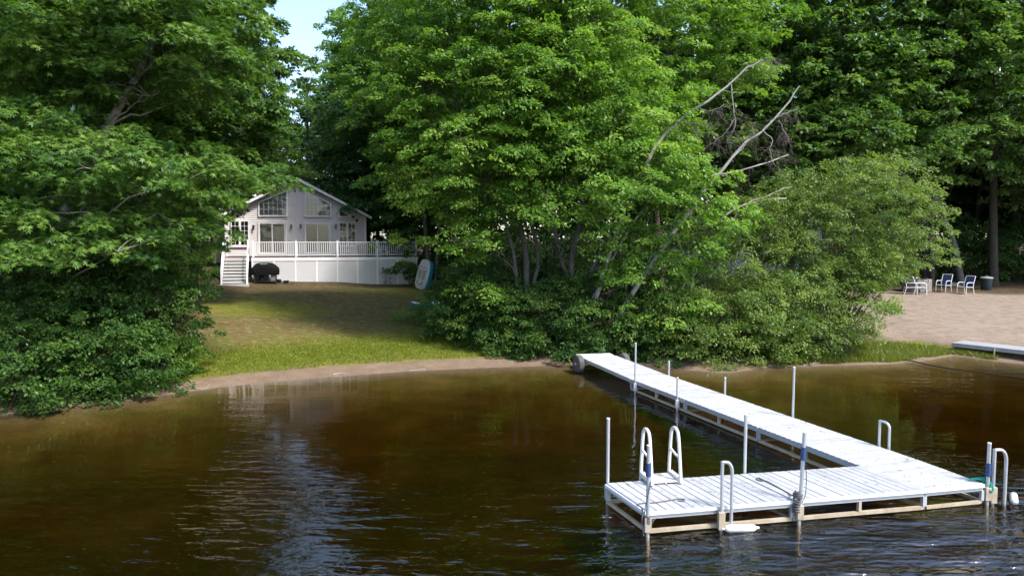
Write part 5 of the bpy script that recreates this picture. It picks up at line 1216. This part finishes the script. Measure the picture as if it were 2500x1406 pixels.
# understorey saplings on the forest edge
us = [(760, 640, 52, 90), (900, 640, 50, 70), (1000, 660, 47, 60), (430, 620, 48, 90), (330, 640, 40, 110), (150, 650, 36, 130), (1130, 680, 45, 80), (1250, 690, 38, 90), (1380, 690, 37, 90), (1560, 690, 38, 90), (1680, 680, 40, 80), (2230, 640, 47, 60), (2310, 660, 47, 50), (2400, 670, 47, 60), (2490, 650, 46, 70), (2120, 650, 44, 70)]
for i, (px, py, Y, rx) in enumerate(us):
    shrub('understory_sapling', 'dark sapling in the shade at the forest edge', px, py, Y, [(px, py-30, Y, rx, 62, 1.6), (px+rx*.3, py-95, Y+.5, rx*.6, 45, 1.4)], 1.3, 1.0, 700+7*i, 'back', .2, 44, (.4, .8), group='saplings at the forest edge', stems=3)
# ---------------------------------------------------------------- the forest behind
def proto_deciduous(seed, H, leaf, wide, low):
    r = np.random.default_rng(seed); e = empty('forest_tree', (0, 0, 0)); ells = []
    n = 11
    for i in range(n):
        t = i/(n-1); z = H*(low+(1-low)*t*.93); w = wide*(.55+.45*math.sin(math.pi*min(1, t*.9+.12)))
        a = r.uniform(0, 6.28); off = w*.45; ells.append((off*math.cos(a), off*math.sin(a), z, w*.75, w*.75, H*.085))
    T = smooth_path([(0, 0, -.3), (.1, 0, H*.25), (r.normal(0, .3), r.normal(0, .3), H*.55), (r.normal(0, .4), r.normal(0, .4), H*.95)], 14); rr = np.linspace(.21, .03, 14)
    link('trunk', tubes_mesh('trunk', [(T, rr, 8)]), M['bark_dark'], e)
    P, d_, bt = clump_points(ells, 1.7, 1.35, seed, -.02, .8, 8, np.zeros(3), False); limbs, _ = wood(P, T, rr, seed, 18, 0); link('branches', tubes_mesh('branches', limbs), M['bark_dark'], e)
    me, _ = sprays(P, d_, bt, seed+1, (.5, .9), 30, .33, .35, 'simple', 'crown'); c = link('crown', me, LM[leaf], e); c['kind'] = 'stuff'; TRI[0] += len(me.polygons)
    return e
def proto_pine(seed, H):
    r = np.random.default_rng(seed); e = empty('pine_tree', (0, 0, 0)); T = np.array([(0.15*math.sin(z*.2), .1*math.cos(z*.3), z) for z in np.linspace(-.3, H, 16)]); rr = np.linspace(.2, .03, 16)
    link('trunk', tubes_mesh('trunk', [(T, rr, 9)]), M['bark_pine'], e); P = []; limbs = []
    for z in np.arange(H*.32, H*.98, .55):
        t = (z/H-.32)/.68; L0 = 2.9*(1-t)**.7+.5
        for k in range(r.integers(2, 5)):
            if r.uniform() < .25*(1-t)+.1: continue
            a = r.uniform(0, 6.28); L = L0*r.uniform(.5, 1.1); d = np.array([math.cos(a), math.sin(a), .12]); tip = np.array([0, 0, z])+d*L
            C = bez(np.array([0, 0, z]), np.array([0, 0, z])+d*L*.5-np.array([0, 0, .1]), tip+np.array([0, 0, .15*L]), 6); limbs.append((C, np.linspace(.04, .01, 6), 5))
            for s in np.linspace(.35, 1, int(4+L*3)): P.append(C[min(5, int(s*5))]+r.normal(0, .16, 3)*np.array([1, 1, .6]))
    link('branches', tubes_mesh('branches', limbs), M['bark_pine'], e); P = np.array(P); m = 34; idx = np.repeat(np.arange(len(P)), m); n = len(idx)
    Ld = unit(r.normal(0, .7, (n, 3))+np.array([0, 0, .45])+.5*unit(P[idx]*np.array([1, 1, 0])+1e-3)); N = unit(r.normal(size=(n, 3)))
    me = leaves_mesh('crown', P[idx]+r.normal(0, .10, (n, 3)), Ld, N, r.uniform(.2, .36, n), np.clip(.5+r.normal(0, .22, n), 0, 1), 'needle'); c = link('crown', me, LM['pine'], e); c['kind'] = 'stuff'; TRI[0] += len(me.polygons)
    return e
def dup(root, loc, rz, sc_, label, cat, group):
    c = root.copy(); COL.objects.link(c); c.location = loc; c.rotation_euler = (0, 0, rz); c.scale = (sc_[0], sc_[0], sc_[1]); tag(c, label, cat, group)
    for ch in list(root.children):
        k = ch.copy(); COL.objects.link(k); k.parent = c
    return c
protos = [proto_deciduous(801, 19, 'back', 3.0, .22), proto_deciduous(811, 21, 'back', 3.3, .16), proto_deciduous(821, 17, 'redoak', 2.8, .10)]
pine = proto_pine(831, 20)
fr_ = np.random.default_rng(99); spots = []
# (px, Y, proto, height scale)
gapc = 705                                   # the opening above the cottage keeps lower trees
row = [(-150, 40, 0, 1), (30, 44, 1, 1), (230, 42, 2, 1.05), (400, 50, 1, .9), (300, 60, 0, 1.1), (120, 62, 1, 1.1), (520, 62, 0, .98),
       (610, 74, 2, .98), (760, 70, 2, .96), (830, 60, 1, .86), (900, 56, 0, .98), (960, 50, 1, .88), (880, 74, 1, 1.1), (1060, 46, 2, 1.0), (1040, 62, 0, 1.15), (1160, 50, 1, 1.0), (1260, 42, 0, .95), (1330, 54, 1, 1.1), (1430, 44, 2, 1.05), (1500, 60, 0, 1.2), (1560, 48, 1, .95), (1680, 46, 0, .95), (1760, 58, 1, 1.2), (1850, 52, 2, 1.15), (1960, 58, 0, 1.15), (2060, 54, 1, 1.05), (2150, 60, 2, 1.2), (2250, 56, 0, 1.1), (2330, 64, 1, 1.2), (2420, 58, 2, 1.15), (2520, 54, 1, 1.05), (2650, 46, 0, 1.05), (2600, 66, 0, 1.2),
       (700, 92, 0, .95), (560, 90, 1, 1.1), (850, 95, 1, 1.15), (1000, 90, 2, 1.25), (1200, 85, 0, 1.3), (1420, 86, 1, 1.3), (1640, 84, 0, 1.3), (1880, 85, 1, 1.3), (2120, 84, 2, 1.3), (2350, 86, 0, 1.3), (2560, 84, 1, 1.3), (400, 85, 0, 1.3), (180, 84, 2, 1.3), (-60, 80, 1, 1.2), (2040, 70, 1, 1.1), (2460, 74, 0, 1.1), (2200, 74, 2, 1.1), (300, 72, 1, 1.1)]
for (x, y, k, hs) in ((-20, 25, 2, .9), (-24, 30, 0, 1), (-29, 26, 1, 1), (-26, 38, 1, 1.05), (-33, 34, 2, 1.1), (-38, 28, 0, 1), (-36, 46, 1, 1.1), (-46, 36, 2, 1.1), (-44, 56, 0, 1.2), (37, 45, 2, 1), (42, 40, 1, 1), (46, 50, 0, 1.1), (52, 44, 1, 1), (40, 58, 1, 1.1), (56, 56, 2, 1.1), (50, 66, 0, 1.2), (64, 48, 0, 1.05)):
    row.append((1250+F*x/y, y, k, hs))                 # the wood goes on to either side
used = [False]*4
flab = ['tall green tree in the deep forest beyond the oaks and maples', 'broad dark tree in the deep forest beyond the oaks and maples', 'low-branched dark tree in the deep forest beyond the oaks and maples']
for (px, Y, k, hs) in row:
    x, y = on(px, Y); z = gz(x, y); rz = fr_.uniform(0, 6.28); s_ = (hs*fr_.uniform(.9, 1.15), hs)
    if not used[k]:
        o = protos[k]; o.location = (x, y, z); o.rotation_euler = (0, 0, rz); o.scale = (s_[0], s_[0], s_[1]); tag(o, flab[k], 'tree', 'forest trees behind: '+flab[k].split(' tree')[0]); used[k] = True
    else: dup(protos[k], (x, y, z), rz, s_, flab[k], 'tree', 'forest trees behind: '+flab[k].split(' tree')[0])
for i, (px, Y, hs, lb) in enumerate(((678, 66, .98, 'straight grey-green pine showing its trunk above the cottage roof'), (632, 60, .80, 'second shorter pine close beside the pine above the cottage roof'), (925, 58, .9, 'pine trunk standing in the dark wood past the cottage gable'), (2520, 44, .78, 'soft pine at the edge of the beach clearing, half outside the view'))):
    x, y = on(px, Y); z = gz(x, y)
    if i == 0: pine.location = (x, y, z); pine.scale = (hs, hs, hs); tag(pine, lb, 'tree', 'pines')
    else: dup(pine, (x, y, z), i*1.7, (hs, hs), lb, 'tree', 'pines')
# bare trunks one can tell apart in the shade
for i, (px, Y, r0, lb) in enumerate(((745, 55, .14, 0), (870, 54, .13, 0), (985, 50, .12, 0), (1450, 42, .10, 0), (1350, 40, .09, 0), (2185, 50, .14, 0), (2300, 52, .13, 0), (2375, 50, .12, 0), (2470, 52, .14, 0), (2210, 56, .12, 0), (2395, 56, .12, 0), (250, 36, .12, 0), (60, 34, .12, 0), (2445, 60, .12, 0), (2340, 60, .12, 0))):
    x, y = on(px, Y); z = gz(x, y); lx = fr_.normal(0, .35)
    e = empty('woodland_trunk', (x, y, z), 0, 'slim bare lower trunk in the shade of the forest', 'tree', 'bare trunks in the forest shade')
    T = smooth_path([(x, y, z-.2), (x+lx*.2, y, z+3), (x+lx, y, z+8), (x+lx*1.3, y, z+13)], 10); wp(link('trunk', tubes_mesh('trunk', [(T, np.linspace(r0, r0*.5, 10), 8)]), M['bark_dark']), e)
    r = np.random.default_rng(900+i); br = []
    for k in range(7):
        a = T[r.integers(3, 9)]; d = unit(np.array([r.normal(), r.normal()*.6, .25])); br.append((bez(a, a+d*.5, a+d*r.uniform(.7, 1.6), 5), np.linspace(.025, .006, 5), 4))
    wp(link('branches', tubes_mesh('branches', br), M['bark_dark']), e)
# ---------------------------------------------------------------- grass
def grass(name, label, n, fn, seed, h, w, keep, mat_='grass', lean=.35):
    r = np.random.default_rng(seed); x, y = fn(r, n); k = keep(x, y, r); x, y = x[k], y[k]; m = len(x); z = height(x, y)
    hh = h*r.uniform(.5, 1.3, m); a = r.uniform(0, 6.28, m); P = np.stack([x, y, z-.01], 1); Sd = np.stack([np.cos(a), np.sin(a), 0*a], 1)*w*r.uniform(.7, 1.3, m)[:, None]
    tip = P+np.stack([r.normal(0, lean, m)*hh, r.normal(0, lean, m)*hh, hh], 1)
    V = np.stack([P-Sd, P+Sd, tip], 1).reshape(-1, 3); t = np.clip(r.normal(.5, .22, m), 0, 1); TRI[0] += m
    o = link(name, np_mesh(name, V, np.arange(3*m).reshape(-1, 3), attr=np.repeat(t, 3)), LM[mat_]); tag(o, label, 'grass', kind='stuff'); return o
def fn_lawn(r, n):
    x = r.uniform(-13.5, 2.5, n); d = r.uniform(.9, 6.5, n); return x, shore(x)+d
def keep_lawn(x, y, r):
    d = y-shore(x); den = np.exp(-((d-3.1)/2.1)**2)*(x < 1.2-.25*(d-2))*(x > -12.8+.15*d)*(d > 1.25+.35*sinnoise(x, y, 2.2, 11)); return r.uniform(size=len(x)) < den
grass('lawn_grass', 'bright short grass on the strip above the sandy shore', 110000, fn_lawn, 61, .075, .010, keep_lawn, lean=.6)
def fn_tuft(r, n):
    x = r.uniform(9.5, 18.2, n); return x, shore(x)+r.uniform(.15, 3.4, n)
def keep_tuft(x, y, r):
    d = y-shore(x); top = np.interp(x, [9.5, 12, 14, 16, 18.2], [2.4, 3.2, 3.2, 2.2, .6]); return (d < top+.3*sinnoise(x, y, 2, 5)) & (r.uniform(size=len(x)) < .9*(d > .25+.2*sinnoise(x, y, 3, 6)))
grass('shore_grass', 'tall lush grass on the point between the alders and the beach', 42000, fn_tuft, 62, .20, .010, keep_tuft, lean=.55)
